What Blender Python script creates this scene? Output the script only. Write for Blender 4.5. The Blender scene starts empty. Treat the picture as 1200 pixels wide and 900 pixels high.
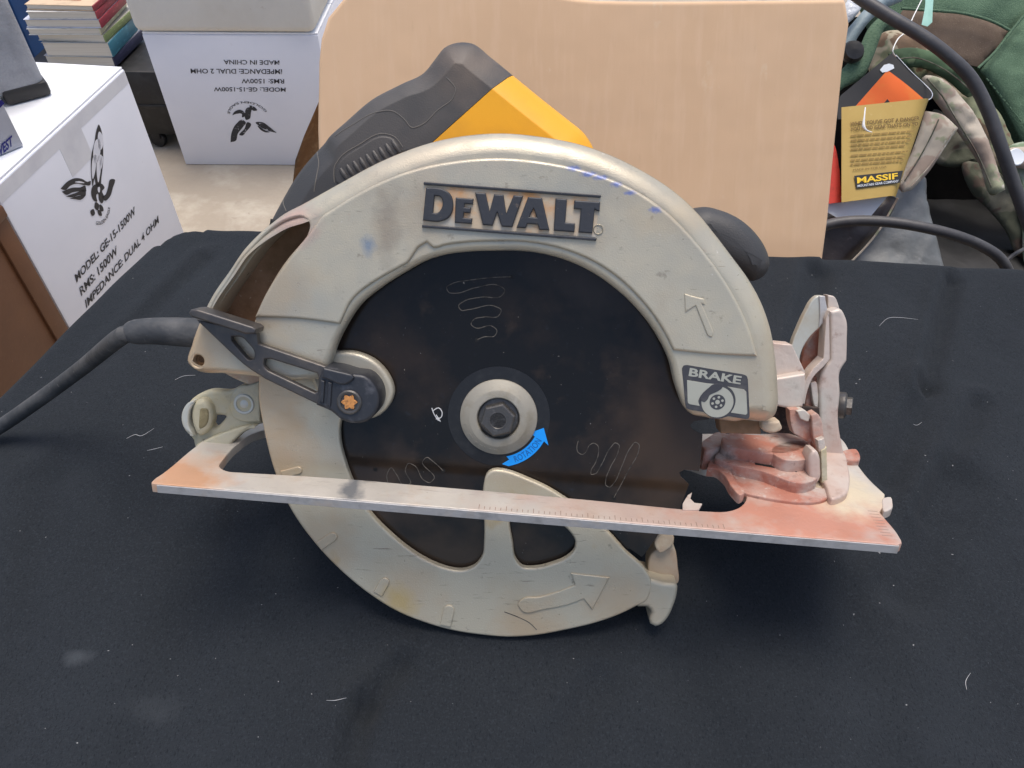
import bpy, bmesh, math, random
from math import sin, cos, tan, pi, radians, sqrt, atan2
from mathutils import Vector, Matrix, noise
from mathutils.geometry import tessellate_polygon, delaunay_2d_cdt

random.seed(7)
scene = bpy.context.scene
col = scene.collection

# ------------------------------------------------------------------ camera, sky, sun, exposure
H = 0.341                       # camera height above the table top (metres)
PITCH = radians(46)
FPX = 902.0                     # focal length in photo pixels (1200 wide)
cam_d = bpy.data.cameras.new('camera')
cam_d.sensor_width = 36
cam_d.lens = 36 * FPX / 1200
cam_d.clip_start = 0.01
cam_d.clip_end = 200
cam = bpy.data.objects.new('camera', cam_d)
cam.location = (0, 0, H)
cam.rotation_euler = (pi / 2 - PITCH, 0, 0)
col.objects.link(cam)
scene.camera = cam

SUN_EL, SUN_AZ = radians(80), radians(25)     # azimuth measured from +Y towards +X
world = bpy.data.worlds.new('World')
scene.world = world
world.use_nodes = True
wn = world.node_tree
sky = wn.nodes.new('ShaderNodeTexSky')
sky.sky_type = 'NISHITA'
sky.sun_disc = False
sky.sun_elevation = SUN_EL
sky.sun_rotation = SUN_AZ
sky.air_density = 1.0
sky.dust_density = 4.0
sky.ozone_density = 1.0
bg = wn.nodes['Background']
wn.links.new(sky.outputs[0], bg.inputs[0])
bg.inputs[1].default_value = 0.14
sun_d = bpy.data.lights.new('sun', 'SUN')
sun_d.energy = 1.5
sun_d.angle = radians(28)
sun_d.color = (1.0, 0.95, 0.88)
sun = bpy.data.objects.new('sun', sun_d)
sdir = Vector((sin(SUN_AZ) * cos(SUN_EL), cos(SUN_AZ) * cos(SUN_EL), sin(SUN_EL)))
sun.rotation_euler = sdir.to_track_quat('Z', 'Y').to_euler()
sun.location = sdir * 5
col.objects.link(sun)
scene.view_settings.view_transform = 'Standard'
scene.view_settings.look = 'None'
scene.view_settings.exposure = 0.56
scene.view_settings.gamma = 1
scene.view_settings.use_curve_mapping = False

# ------------------------------------------------------------------ geometry of sight: where a traced outline stands
C = Vector((0, 0, H))
RIGHT = Vector((1, 0, 0))
UP = Vector((0, sin(PITCH), cos(PITCH)))
FWD = Vector((0, cos(PITCH), -sin(PITCH)))


def ray(x, y):
    return FWD + RIGHT * ((x - 600) / FPX) - UP * ((y - 450) / FPX)


def at_depth(x, y, d):
    return C + ray(x, y) * d


def at_z(x, y, z):
    r = ray(x, y)
    return C + r * ((z - H) / r.z)


def at_plane(x, y, p, n):
    r = ray(x, y)
    return C + r * ((p - C).dot(n) / r.dot(n))


# ------------------------------------------------------------------ mesh helpers
class MB:
    def __init__(self):
        self.v, self.f = [], []

    def add(self, vs, fs, M=None):
        o = len(self.v)
        self.v += [tuple(M @ Vector(p)) if M else tuple(p) for p in vs]
        self.f += [tuple(i + o for i in f) for f in fs]
        return self

    def build(self, name, mat, parent=None, angle=35, loc=None, scale=1.0):
        me = bpy.data.meshes.new(name)
        me.from_pydata([(a * scale, b * scale, c * scale) for a, b, c in self.v], [], self.f)
        bm = bmesh.new()
        bm.from_mesh(me)
        bmesh.ops.recalc_face_normals(bm, faces=bm.faces)
        bm.to_mesh(me)
        bm.free()
        return link(name, me, mat, parent, angle, loc)


def link(name, me, mat, parent=None, angle=35, loc=None):
    if mat:
        me.materials.clear()
        me.materials.append(mat)
    if angle:
        me.shade_smooth()
        if angle < 180:
            me.set_sharp_from_angle(angle=radians(angle))
    o = bpy.data.objects.new(name, me)
    col.objects.link(o)
    if parent:
        o.parent = parent
    if loc:
        o.location = loc
    return o


def tag(o, label, cat, group=None, kind=None):
    if label:
        o['label'] = label
    if cat:
        o['category'] = cat
    if group:
        o['group'] = group
    if kind:
        o['kind'] = kind
    return o


def empty(name, M, label, cat, group=None):
    o = bpy.data.objects.new(name, None)
    o.empty_display_size = 0.02
    o.matrix_world = M
    col.objects.link(o)
    return tag(o, label, cat, group)


def frame(o, x, y, z):
    M = Matrix.Identity(4)
    for i in range(3):
        M[i][0], M[i][1], M[i][2], M[i][3] = x[i], y[i], z[i], o[i]
    return M


def smooth_loop(pts, step, closed=True):
    """dense curve through pts; a third value of 1 marks a sharp corner"""
    n = len(pts)
    P = [Vector((p[0], p[1])) for p in pts]
    cr = [len(p) > 2 and p[2] == 1 for p in pts]
    out = []
    for i in range(n if closed else n - 1):
        j = (i + 1) % n
        a, b = P[i], P[j]
        L = (b - a).length
        k = max(1, int(L / step))
        if cr[i] and cr[j]:
            t0 = t1 = b - a
        else:
            h, m = (i - 1) % n, (j + 1) % n
            if not closed:
                h, m = max(i - 1, 0), min(j + 1, n - 1)
            la, lb, lc = (a - P[h]).length + 1e-6, L + 1e-6, (P[m] - b).length + 1e-6
            t0 = (b - a) if cr[i] else ((a - P[h]) / la * lb + (b - a) / lb * la) / (la + lb) * lb
            t1 = (b - a) if cr[j] else ((b - a) / lb * lc + (P[m] - b) / lc * lb) / (lb + lc) * lb
        for s in range(k):
            t = s / k
            t2, t3 = t * t, t * t * t
            out.append(a * (2 * t3 - 3 * t2 + 1) + t0 * (t3 - 2 * t2 + t) + b * (-2 * t3 + 3 * t2) + t1 * (t3 - t2))
    if not closed:
        out.append(P[-1].copy())
    return out


def area(L):
    return 0.5 * sum(L[i].x * L[(i + 1) % len(L)].y - L[(i + 1) % len(L)].x * L[i].y for i in range(len(L)))


def normals_in(L):
    s = 1 if area(L) > 0 else -1
    n = len(L)
    out = []
    for i in range(n):
        a = (L[i] - L[i - 1])
        b = (L[(i + 1) % n] - L[i])
        a = a.normalized() if a.length > 1e-9 else Vector((1, 0))
        b = b.normalized() if b.length > 1e-9 else a
        na, nb = Vector((-a.y, a.x)) * s, Vector((-b.y, b.x)) * s
        m = na + nb
        if m.length < 1e-6:
            m = na
        m.normalize()
        out.append(m / max(0.55, m.dot(na)))
    return out


ROUND = [(1 - cos(a), 1 - sin(a)) for a in [pi / 2 * k / 5 for k in range(6)]]
CHAMFER = [(0, 1), (0.03, 0.90), (0.10, 0.80), (0.90, 0.10), (0.96, 0.03), (1, 0)]


def plate(mb, loops, top, bot, bev=0.5, prof=ROUND, M=None, inner_bev=None, back_bev=0.0, cap_back=True, sup=0.25):
    """solid slab: loops[0] outline, others holes (lists of 2D Vectors); rounded front edge; bev may be a function of the point"""
    rings_front, vs, fs = [], [], []
    for li, L in enumerate(loops):
        N = normals_in(L)
        sgn = 1 if li == 0 else -1
        b = bev if li == 0 or inner_bev is None else inner_bev
        R = [(b(p) if callable(b) else b) for p in L]
        if callable(b):
            for _ in range(3):
                R = [(R[i - 1] + 2 * R[i] + R[(i + 1) % len(R)]) / 4 for i in range(len(R))]
        n = len(L)
        prev = None
        rows = []
        if back_bev > 0:
            rows.append([(L[i] + N[i] * sgn * back_bev, bot) for i in range(n)])
            rows.append([(L[i], bot + back_bev) for i in range(n)])
        else:
            rows.append([(L[i], bot) for i in range(n)])
        for k, (fi, fd) in enumerate(prof):
            rows.append([(L[i] + N[i] * sgn * R[i] * fi, top - R[i] * fd) for i in range(n)])
        rows.append([(L[i] + N[i] * sgn * (R[i] + sup), top) for i in range(n)])
        base = []
        for row in rows:
            o = len(vs)
            vs += [(p.x, p.y, z) for p, z in row]
            base.append(o)
        for r in range(len(base) - 1):
            for i in range(n):
                j = (i + 1) % n
                fs.append((base[r] + i, base[r] + j, base[r + 1] + j, base[r + 1] + i))
        rings_front.append((base[-1], base[0], n))
    for which in ((0, 1) if cap_back else (0,)):
        polys, idx = [], []
        for st in rings_front:
            s, n = st[which], st[2]
            polys.append([Vector(vs[s + i]) for i in range(n)])
            idx += list(range(s, s + n))
        if len(polys) > 2:
            flat, ed = [], []
            for P in polys:
                o = len(flat)
                flat += [Vector((p.x, p.y)) for p in P]
                ed += [(o + i, o + (i + 1) % len(P)) for i in range(len(P))]
            r = delaunay_2d_cdt(flat, ed, [], 2, 1e-9)
            mp = []
            for k, ov in enumerate(r[3]):
                if ov:
                    mp.append(idx[ov[0]])
                else:
                    mp.append(len(vs))
                    vs.append((r[0][k].x, r[0][k].y, top if which == 0 else bot))
            rings2 = [[Vector((p.x, p.y)) for p in P] for P in polys]
            for t in r[2]:
                c = (r[0][t[0]] + r[0][t[1]] + r[0][t[2]]) / 3
                if inside(c, rings2[0]) and not any(inside(c, h) for h in rings2[1:]):
                    fs.append(tuple(mp[k] for k in t))
            continue
        for t in tessellate_polygon(polys):
            fs.append(tuple(idx[k] for k in t))
    mb.add(vs, fs, M)
    return mb


def tube(mb, pts, r, seg=12, step=None, caps=True, flat=1.0):
    """round tube along 3D pts; r number or list per point"""
    P = [Vector(p) for p in pts]
    R = r if isinstance(r, (list, tuple)) else [r] * len(P)
    if step:
        Q, RR = [], []
        n = len(P)
        for i in range(n - 1):
            a, b = P[i], P[i + 1]
            h, m = P[max(i - 1, 0)], P[min(i + 2, n - 1)]
            k = max(1, int((b - a).length / step))
            for s in range(k):
                t = s / k
                q = 0.5 * ((2 * a) + (b - h) * t + (2 * h - 5 * a + 4 * b - m) * t * t + (3 * a - h - 3 * b + m) * t ** 3)
                Q.append(q)
                RR.append(R[i] + (R[i + 1] - R[i]) * t)
        Q.append(P[-1])
        RR.append(R[-1])
        P, R = Q, RR
    vs, fs = [], []
    up = None
    n = len(P)
    for i in range(n):
        d = (P[min(i + 1, n - 1)] - P[max(i - 1, 0)])
        d = d.normalized() if d.length > 1e-9 else Vector((1, 0, 0))
        if up is None:
            up = d.orthogonal().normalized()
        up = (up - d * up.dot(d)).normalized()
        sd = d.cross(up)
        for k in range(seg):
            a = 2 * pi * k / seg
            vs.append(P[i] + (up * cos(a) + sd * sin(a) * flat) * R[i])
    for i in range(n - 1):
        for k in range(seg):
            j = (k + 1) % seg
            fs.append((i * seg + k, i * seg + j, (i + 1) * seg + j, (i + 1) * seg + k))
    if caps:
        fs.append(tuple(range(seg))[::-1])
        fs.append(tuple(range((n - 1) * seg, n * seg)))
    mb.add(vs, fs)
    return mb


def lathe(mb, prof, seg=48, M=None, closed=False):
    vs, fs = [], []
    n = len(prof)
    for r, z in prof:
        for k in range(seg):
            a = 2 * pi * k / seg
            vs.append((r * cos(a), r * sin(a), z))
    for i in range(n - 1):
        for k in range(seg):
            j = (k + 1) % seg
            fs.append((i * seg + k, i * seg + j, (i + 1) * seg + j, (i + 1) * seg + k))
    fs.append(tuple(range(seg))[::-1])
    fs.append(tuple(range((n - 1) * seg, n * seg)))
    mb.add(vs, fs, M)
    return mb


def rbox(mb, M, dims, bevel=0.0, seg=2):
    """box with one corner at M's origin, spanning dims along M's axes"""
    bm = bmesh.new()
    bmesh.ops.create_cube(bm, size=1)
    for v in bm.verts:
        v.co = Vector(((v.co.x + .5) * dims[0], (v.co.y + .5) * dims[1], (v.co.z + .5) * dims[2]))
    if bevel > 0:
        bmesh.ops.bevel(bm, geom=bm.edges[:], offset=bevel, segments=seg, profile=0.5, affect='EDGES')
    bm.verts.index_update()
    mb.add([v.co.copy() for v in bm.verts], [[v.index for v in f.verts] for f in bm.faces], M)
    bm.free()
    return mb


def dist_loop(p, L):
    best = 1e9
    for i in range(len(L)):
        a, b = L[i - 1], L[i]
        ab = b - a
        t = max(0, min(1, (p - a).dot(ab) / (ab.length_squared + 1e-12)))
        d = (p - a - ab * t).length_squared
        if d < best:
            best = d
    return sqrt(best)


def inside(p, L):
    c = False
    for i in range(len(L)):
        a, b = L[i - 1], L[i]
        if (a.y > p.y) != (b.y > p.y) and p.x < (b.x - a.x) * (p.y - a.y) / (b.y - a.y) + a.x:
            c = not c
    return c


def cushion(mb, L, height, thick, step, M, back=True):
    """soft solid over outline L: height(p, distance to edge) gives the upper surface, flat-ish back at -thick"""
    pts = [p.copy() for p in L]
    nb = len(L)
    x0, x1 = min(p.x for p in L), max(p.x for p in L)
    y0, y1 = min(p.y for p in L), max(p.y for p in L)
    y = y0 + step / 2
    row = 0
    while y < y1:
        x = x0 + (step / 2 if row % 2 else 0)
        while x < x1:
            p = Vector((x, y))
            if inside(p, L) and dist_loop(p, L) > step * 0.5:
                pts.append(p)
            x += step
        y += step * 0.87
        row += 1
    r = delaunay_2d_cdt(pts, [(i, (i + 1) % nb) for i in range(nb)], [list(range(nb))], 1, 1e-7)
    V, F = r[0], r[2]
    vs = []
    ds = [dist_loop(Vector(p), L) for p in V]
    for p, d in zip(V, ds):
        vs.append((p[0], p[1], height(Vector(p), d)))
    fs = [tuple(f) for f in F]
    n = len(vs)
    if back:
        vs += [(p[0], p[1], -thick * min(1, 0.25 + d / (thick + 1e-6))) for p, d in zip(V, ds)]
        fs += [tuple(i + n for i in reversed(f)) for f in F]
        cnt = {}
        for f in F:
            for k in range(len(f)):
                a, b = f[k], f[(k + 1) % len(f)]
                cnt[(a, b)] = 1
        for (a, b) in list(cnt):
            if (b, a) not in cnt:
                fs.append((b, a, a + n, b + n))
    mb.add(vs, fs, M)
    return mb


_tc = {}


def text_mesh(s, off=0.0, res=3):
    key = (s, off)
    if key not in _tc:
        cu = bpy.data.curves.new('lettering', 'FONT')
        cu.body = s
        cu.size = 1
        cu.offset = off
        cu.resolution_u = res
        o = bpy.data.objects.new('lettering', cu)
        col.objects.link(o)
        dg = bpy.context.evaluated_depsgraph_get()
        me = bpy.data.meshes.new_from_object(o.evaluated_get(dg))
        vs = [v.co.copy() for v in me.vertices]
        fs = [tuple(p.vertices) for p in me.polygons]
        x0, x1 = min(v.x for v in vs), max(v.x for v in vs)
        y0, y1 = min(v.y for v in vs), max(v.y for v in vs)
        vs = [((v.x - x0) / (x1 - x0), (v.y - y0) / (y1 - y0), 0) for v in vs]
        _tc[key] = (vs, fs, (x1 - x0) / (y1 - y0))
        bpy.data.objects.remove(o)
        bpy.data.curves.remove(cu)
        bpy.data.meshes.remove(me)
    return _tc[key]


def put_text(mb, s, M, w, h, off=0.0, fn=None, z=0.0):
    vs, fs, ar = text_mesh(s, off)
    if w is None:
        w = h * ar
    q = [(x * w, y * h, z) for x, y, _ in vs]
    if fn:
        q = [fn(*p) for p in q]
    mb.add(q, fs, M)
    return mb


# ------------------------------------------------------------------ materials
def material(name, base, rough=0.6, metal=0.0, layers=(), bump=None, bump2=None, spec=0.5, sheen=0.0, coat=0.0, coords='Object', rough_var=None):
    """layers: (noise scale, colour, low, high, detail, [stretch xyz]) each mixes its colour over the base where the noise is high"""
    m = bpy.data.materials.new(name)
    m.use_nodes = True
    nt = m.node_tree
    N, Lk = nt.nodes, nt.links
    b = N['Principled BSDF']
    b.inputs['Roughness'].default_value = rough
    b.inputs['Metallic'].default_value = metal
    b.inputs['Specular IOR Level'].default_value = spec
    if sheen:
        b.inputs['Sheen Weight'].default_value = sheen
    if coat:
        b.inputs['Coat Weight'].default_value = coat
    tc = N.new('ShaderNodeTexCoord')
    out = None
    rgb = N.new('ShaderNodeRGB')
    rgb.outputs[0].default_value = (*base, 1)
    out = rgb.outputs[0]

    def vec(stretch):
        if not stretch:
            return tc.outputs[coords]
        mp = N.new('ShaderNodeMapping')
        mp.inputs['Scale'].default_value = stretch
        Lk.new(tc.outputs[coords], mp.inputs['Vector'])
        return mp.outputs[0]

    for k, ly in enumerate(layers):
        sc, c, lo, hi = ly[:4]
        det = ly[4] if len(ly) > 4 else 4
        st = ly[5] if len(ly) > 5 else None
        nz = N.new('ShaderNodeTexNoise')
        nz.inputs['Scale'].default_value = sc
        nz.inputs['Detail'].default_value = det
        nz.inputs['Roughness'].default_value = 0.6
        off = N.new('ShaderNodeVectorMath')
        off.operation = 'ADD'
        off.inputs[1].default_value = (k * 3.7, k * 1.3, k * 2.1)
        Lk.new(vec(st), off.inputs[0])
        Lk.new(off.outputs[0], nz.inputs['Vector'])
        mr = N.new('ShaderNodeMapRange')
        mr.inputs['From Min'].default_value = lo
        mr.inputs['From Max'].default_value = hi
        Lk.new(nz.outputs['Fac'], mr.inputs['Value'])
        mx = N.new('ShaderNodeMix')
        mx.data_type = 'RGBA'
        mx.inputs[7].default_value = (*c, 1)
        Lk.new(out, mx.inputs[6])
        Lk.new(mr.outputs[0], mx.inputs[0])
        out = mx.outputs[2]
    Lk.new(out, b.inputs['Base Color'])
    if rough_var:
        sc, lo, hi = rough_var
        nz = N.new('ShaderNodeTexNoise')
        nz.inputs['Scale'].default_value = sc
        nz.inputs['Detail'].default_value = 6
        Lk.new(tc.outputs[coords], nz.inputs['Vector'])
        mr = N.new('ShaderNodeMapRange')
        mr.inputs['From Min'].default_value = 0.3
        mr.inputs['From Max'].default_value = 0.7
        mr.inputs['To Min'].default_value = lo
        mr.inputs['To Max'].default_value = hi
        Lk.new(nz.outputs['Fac'], mr.inputs['Value'])
        Lk.new(mr.outputs[0], b.inputs['Roughness'])
    last = None
    for bb in (bump, bump2):
        if not bb:
            continue
        sc, strength, dist = bb[:3]
        st = bb[3] if len(bb) > 3 else None
        nz = N.new('ShaderNodeTexNoise')
        nz.inputs['Scale'].default_value = sc
        nz.inputs['Detail'].default_value = 4
        Lk.new(vec(st), nz.inputs['Vector'])
        bp = N.new('ShaderNodeBump')
        bp.inputs['Strength'].default_value = strength
        bp.inputs['Distance'].default_value = dist
        Lk.new(nz.outputs['Fac'], bp.inputs['Height'])
        if last:
            Lk.new(last, bp.inputs['Normal'])
        last = bp.outputs[0]
    if last:
        Lk.new(last, b.inputs['Normal'])
    return m


def srgb(r, g, b):
    return tuple(((c / 255 + 0.055) / 1.055) ** 2.4 if c > 10 else c / 255 / 12.92 for c in (r, g, b))


def add_stain(m, colr, centre, radius, scale, amount):
    """a patch of coloured dust with ragged edge around a point of the object"""
    nt = m.node_tree
    N, Lk = nt.nodes, nt.links
    b = N['Principled BSDF']
    src = b.inputs['Base Color'].links[0].from_socket
    tc = N.new('ShaderNodeTexCoord')
    mp = N.new('ShaderNodeVectorMath')
    mp.operation = 'SUBTRACT'
    mp.inputs[1].default_value = centre
    Lk.new(tc.outputs['Object'], mp.inputs[0])
    dv = N.new('ShaderNodeVectorMath')
    dv.operation = 'DIVIDE'
    dv.inputs[1].default_value = radius
    Lk.new(mp.outputs[0], dv.inputs[0])
    ln = N.new('ShaderNodeVectorMath')
    ln.operation = 'LENGTH'
    Lk.new(dv.outputs[0], ln.inputs[0])
    nz = N.new('ShaderNodeTexNoise')
    nz.inputs['Scale'].default_value = scale
    nz.inputs['Detail'].default_value = 6
    Lk.new(tc.outputs['Object'], nz.inputs['Vector'])
    ad = N.new('ShaderNodeMath')
    ad.operation = 'MULTIPLY_ADD'
    ad.inputs[1].default_value = 1.6
    Lk.new(nz.outputs['Fac'], ad.inputs[0])
    Lk.new(ln.outputs['Value'], ad.inputs[2])
    mr = N.new('ShaderNodeMapRange')
    mr.inputs['From Min'].default_value = 1.9
    mr.inputs['From Max'].default_value = 1.1
    mr.inputs['To Max'].default_value = amount
    Lk.new(ad.outputs[0], mr.inputs['Value'])
    mx = N.new('ShaderNodeMix')
    mx.data_type = 'RGBA'
    mx.inputs[7].default_value = (*colr, 1)
    Lk.new(src, mx.inputs[6])
    Lk.new(mr.outputs[0], mx.inputs[0])
    Lk.new(mx.outputs[2], b.inputs['Base Color'])


PAINT = (0.50, 0.452, 0.345)
m_paint = material('champagne_paint', PAINT, 0.40, 0.35,
                   [(30, (0.44, 0.37, 0.27), 0.50, 0.75, 5), (14, (0.34, 0.34, 0.30), 0.5, 0.75, 3),
                    (180, (0.30, 0.26, 0.20), 0.64, 0.74, 6), (110, (0.27, 0.24, 0.19), 0.66, 0.72, 6, (1, 8, 1)), (60, (0.50, 0.33, 0.22), 0.68, 0.80, 6),
                    (420, (0.58, 0.55, 0.48), 0.70, 0.76, 3)],
                   bump=(1600, 0.25, 0.0005), bump2=(70, 0.14, 0.0012), rough_var=(140, 0.27, 0.52))
m_paint_low = material('worn_guard_paint', (0.505, 0.455, 0.345), 0.44, 0.3,
                       [(22, (0.47, 0.40, 0.28), 0.50, 0.72, 5), (45, (0.46, 0.33, 0.16), 0.64, 0.80, 3), (90, (0.30, 0.26, 0.2), 0.63, 0.7, 6, (1, 9, 1)),
                        (160, (0.28, 0.25, 0.19), 0.66, 0.76, 6), (500, (0.55, 0.52, 0.45), 0.70, 0.76, 3)],
                       bump=(1600, 0.25, 0.0005), bump2=(60, 0.14, 0.0012), rough_var=(120, 0.27, 0.52))
m_tan = material('dusty_tan_paint', (0.46, 0.36, 0.25), 0.6, 0.05,
                 [(40, (0.40, 0.22, 0.13), 0.5, 0.75, 5), (120, (0.52, 0.45, 0.33), 0.55, 0.7, 5)], bump=(600, 0.2, 0.0008))
m_chute = material('brown_dust_pocket', (0.20, 0.115, 0.055), 0.85, 0,
                   [(60, (0.32, 0.19, 0.11), 0.45, 0.7, 6), (300, (0.42, 0.33, 0.24), 0.66, 0.74, 4)], bump=(400, 0.4, 0.001))
m_blade = material('black_coated_steel', (0.0085, 0.0078, 0.0072), 0.22, 0.0,
                   [(16, (0.040, 0.026, 0.017), 0.48, 0.75, 5), (260, (0.02, 0.022, 0.026), 0.62, 0.8, 5),
                    (900, (0.25, 0.235, 0.21), 0.735, 0.78, 2), (300, (0.22, 0.19, 0.15), 0.735, 0.76, 3), (70, (0.045, 0.03, 0.02), 0.60, 0.85, 6)],
                   bump=(500, 0.05, 0.0004), rough_var=(90, 0.11, 0.24), spec=0.28)
add_stain(m_blade, (0.055, 0.035, 0.022), (0.075, -0.01, 0), (0.03, 0.06, 0.05), 60, 0.85)
add_stain(m_blade, (0.050, 0.034, 0.024), (-0.06, -0.035, 0), (0.03, 0.03, 0.05), 60, 0.8)
add_stain(m_blade, (0.040, 0.030, 0.024), (0.045, 0.065, 0), (0.03, 0.02, 0.05), 60, 0.7)
add_stain(m_blade, (0.050, 0.034, 0.022), (-0.02, -0.07, 0), (0.05, 0.02, 0.05), 60, 0.8)
m_cut = material('dust_filled_cut', (0.13, 0.115, 0.095), 0.7, 0.2, [(300, (0.04, 0.035, 0.03), 0.45, 0.6, 4)])
m_hole_shade = material('hole_shade_black', (0.003, 0.003, 0.003), 0.8)  # near-black colour stands in for the shade inside holes and slots
m_washer = material('worn_steel_washer', (0.33, 0.305, 0.25), 0.55, 0.25,
                    [(120, (0.26, 0.23, 0.17), 0.5, 0.75, 6), (60, (0.50, 0.48, 0.42), 0.6, 0.8, 4)], bump=(900, 0.15, 0.0005))
m_bolt = material('blackened_steel', (0.095, 0.09, 0.085), 0.42, 0.6, [(300, (0.17, 0.16, 0.15), 0.55, 0.75, 5)], bump=(500, 0.25, 0.0007))
m_lever = material('dark_grey_lever_metal', (0.075, 0.070, 0.068), 0.42, 0.5,
                   [(90, (0.14, 0.12, 0.10), 0.5, 0.75, 6), (400, (0.26, 0.23, 0.2), 0.68, 0.76, 4)], bump=(500, 0.2, 0.0006))
m_hub = material('blue_black_plastic', (0.028, 0.030, 0.036), 0.42, 0.1, [(200, (0.11, 0.11, 0.12), 0.55, 0.8, 5)], bump=(500, 0.15, 0.0006))
m_rust = material('orange_rust', (0.55, 0.24, 0.07), 0.8, 0, [(700, (0.25, 0.11, 0.04), 0.5, 0.7, 4)], bump=(900, 0.4, 0.0006))
m_rubber = material('black_grip_rubber', (0.040, 0.040, 0.041), 0.55, 0,
                    [(25, (0.048, 0.045, 0.043), 0.45, 0.75, 5), (500, (0.10, 0.095, 0.09), 0.70, 0.78, 3)],
                    bump=(1400, 0.25, 0.0006), spec=0.5)
add_stain(m_rubber, (0.135, 0.105, 0.082), (-0.014, 0.152, -0.03), (0.024, 0.018, 0.03), 70, 0.8)
add_stain(m_rubber, (0.095, 0.085, 0.076), (-0.05, 0.13, -0.03), (0.045, 0.03, 0.03), 60, 0.6)
m_seam = material('dust_in_grip_seam', (0.13, 0.12, 0.105), 0.8)
m_yellow = material('yellow_plastic', (0.78, 0.36, 0.008), 0.42, 0,
                    [(30, (0.66, 0.30, 0.012), 0.5, 0.8, 4), (500, (0.45, 0.25, 0.05), 0.72, 0.78, 3)], bump=(1500, 0.12, 0.0004))
m_brand = material('dark_letter_enamel', (0.032, 0.034, 0.040), 0.5, 0,
                   [(260, (0.16, 0.12, 0.09), 0.64, 0.76, 6), (700, (0.45, 0.42, 0.38), 0.72, 0.77, 3)], bump=(600, 0.2, 0.0006))
m_orange_dust = material('orange_dust_panel', (0.50, 0.40, 0.28), 0.65, 0.05,
                         [(90, (0.55, 0.27, 0.10), 0.50, 0.7, 5), (50, (0.42, 0.40, 0.35), 0.5, 0.7, 4)], bump=(700, 0.15, 0.0006))
m_blue = material('blue_print', (0.003, 0.30, 0.86), 0.5)
m_blue_txt = material('dark_blue_print', (0.002, 0.11, 0.38), 0.5)
m_white_mark = material('white_print', (0.6, 0.6, 0.6), 0.6)
m_badge = material('dark_badge_print', (0.050, 0.050, 0.056), 0.5, 0.1, [(160, (0.10, 0.095, 0.09), 0.5, 0.75, 5)])
m_badge_lt = material('badge_panel', (0.40, 0.40, 0.335), 0.5, 0.15, [(60, (0.36, 0.34, 0.28), 0.5, 0.7, 4)])
m_alu = material('bare_cast_aluminium', (0.47, 0.46, 0.45), 0.55, 0.4, [(120, (0.36, 0.35, 0.34), 0.5, 0.7, 6), (60, (0.5, 0.44, 0.38), 0.55, 0.7, 5)], bump=(500, 0.2, 0.0008))
m_cord = material('black_cord_rubber', (0.036, 0.039, 0.043), 0.62, 0,
                  [(60, (0.09, 0.09, 0.09), 0.45, 0.75, 6), (220, (0.15, 0.145, 0.14), 0.62, 0.74, 5)], bump=(300, 0.4, 0.001))
m_bluestain = material('blue_paint_scuff', (0.05, 0.12, 0.55), 0.5)
m_pink = material('red_brick_dust_on_metal', (0.42, 0.335, 0.29), 0.72, 0.1,
                  [(55, (0.38, 0.155, 0.105), 0.38, 0.54, 6), (28, (0.45, 0.28, 0.22), 0.50, 0.66, 4), (90, (0.36, 0.13, 0.08), 0.58, 0.76, 5), (200, (0.52, 0.46, 0.40), 0.60, 0.72, 5), (130, (0.14, 0.09, 0.07), 0.62, 0.74, 6)],
                  bump=(300, 0.42, 0.0014))
m_pale = material('pale_dusty_aluminium', (0.54, 0.46, 0.40), 0.5, 0.2,
                  [(150, (0.30, 0.20, 0.16), 0.57, 0.72, 6), (18, (0.45, 0.31, 0.25), 0.48, 0.68, 5), (40, (0.50, 0.36, 0.29), 0.52, 0.75, 5), (25, (0.50, 0.49, 0.43), 0.5, 0.75, 4)], bump=(260, 0.30, 0.0012))
m_cream = material('cream_dusty_bracket', (0.46, 0.42, 0.29), 0.62, 0.15,
                   [(50, (0.50, 0.41, 0.22), 0.48, 0.68, 5), (90, (0.25, 0.19, 0.10), 0.56, 0.72, 6), (30, (0.42, 0.41, 0.33), 0.52, 0.72, 4), (260, (0.15, 0.11, 0.06), 0.64, 0.72, 6)], bump=(260, 0.45, 0.0012))
m_zinc = material('zinc_plate', (0.50, 0.50, 0.44), 0.42, 0.35, [(60, (0.46, 0.41, 0.31), 0.5, 0.75, 5)], bump=(500, 0.15, 0.0006))
m_lint = material('lint', (0.5, 0.5, 0.5), 0.9)

# ------------------------------------------------------------------ the saw's own frame: origin on the blade centre, W out of the blade face
TILT_VP = (640, 262)
O = at_depth(584.5, 488.5, 0.340)
W = -ray(*TILT_VP).normalized()
U = (RIGHT - W * RIGHT.dot(W)).normalized()
V = W.cross(U)
SAW = frame(O, U, V, W)
SAWI = SAW.inverted()


def S(x, y, w=0.0):
    """millimetres across the blade face of the point seen at photo (x, y) on the plane w mm in front of the blade"""
    p = at_plane(x, y, O + W * (w * 0.001), W)
    q = SAWI @ p
    return Vector((q.x * 1000, q.y * 1000))


def loop(px, w, step=1.5, closed=True):
    pts = []
    for p in px:
        q = S(p[0], p[1], w)
        pts.append((q.x, q.y, p[2] if len(p) > 2 else 0))
    return smooth_loop(pts, step, closed)


saw = empty('circular_saw', SAW, 'worn yellow and black corded circular saw lying tilted on the black cloth', 'circular saw')
MM = 0.001


def part(mb, name, mat, parent=None, label=None, angle=35):
    o = mb.build(name, mat, parent or saw, angle, scale=MM)
    if label:
        o['label'] = label
    return o


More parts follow.
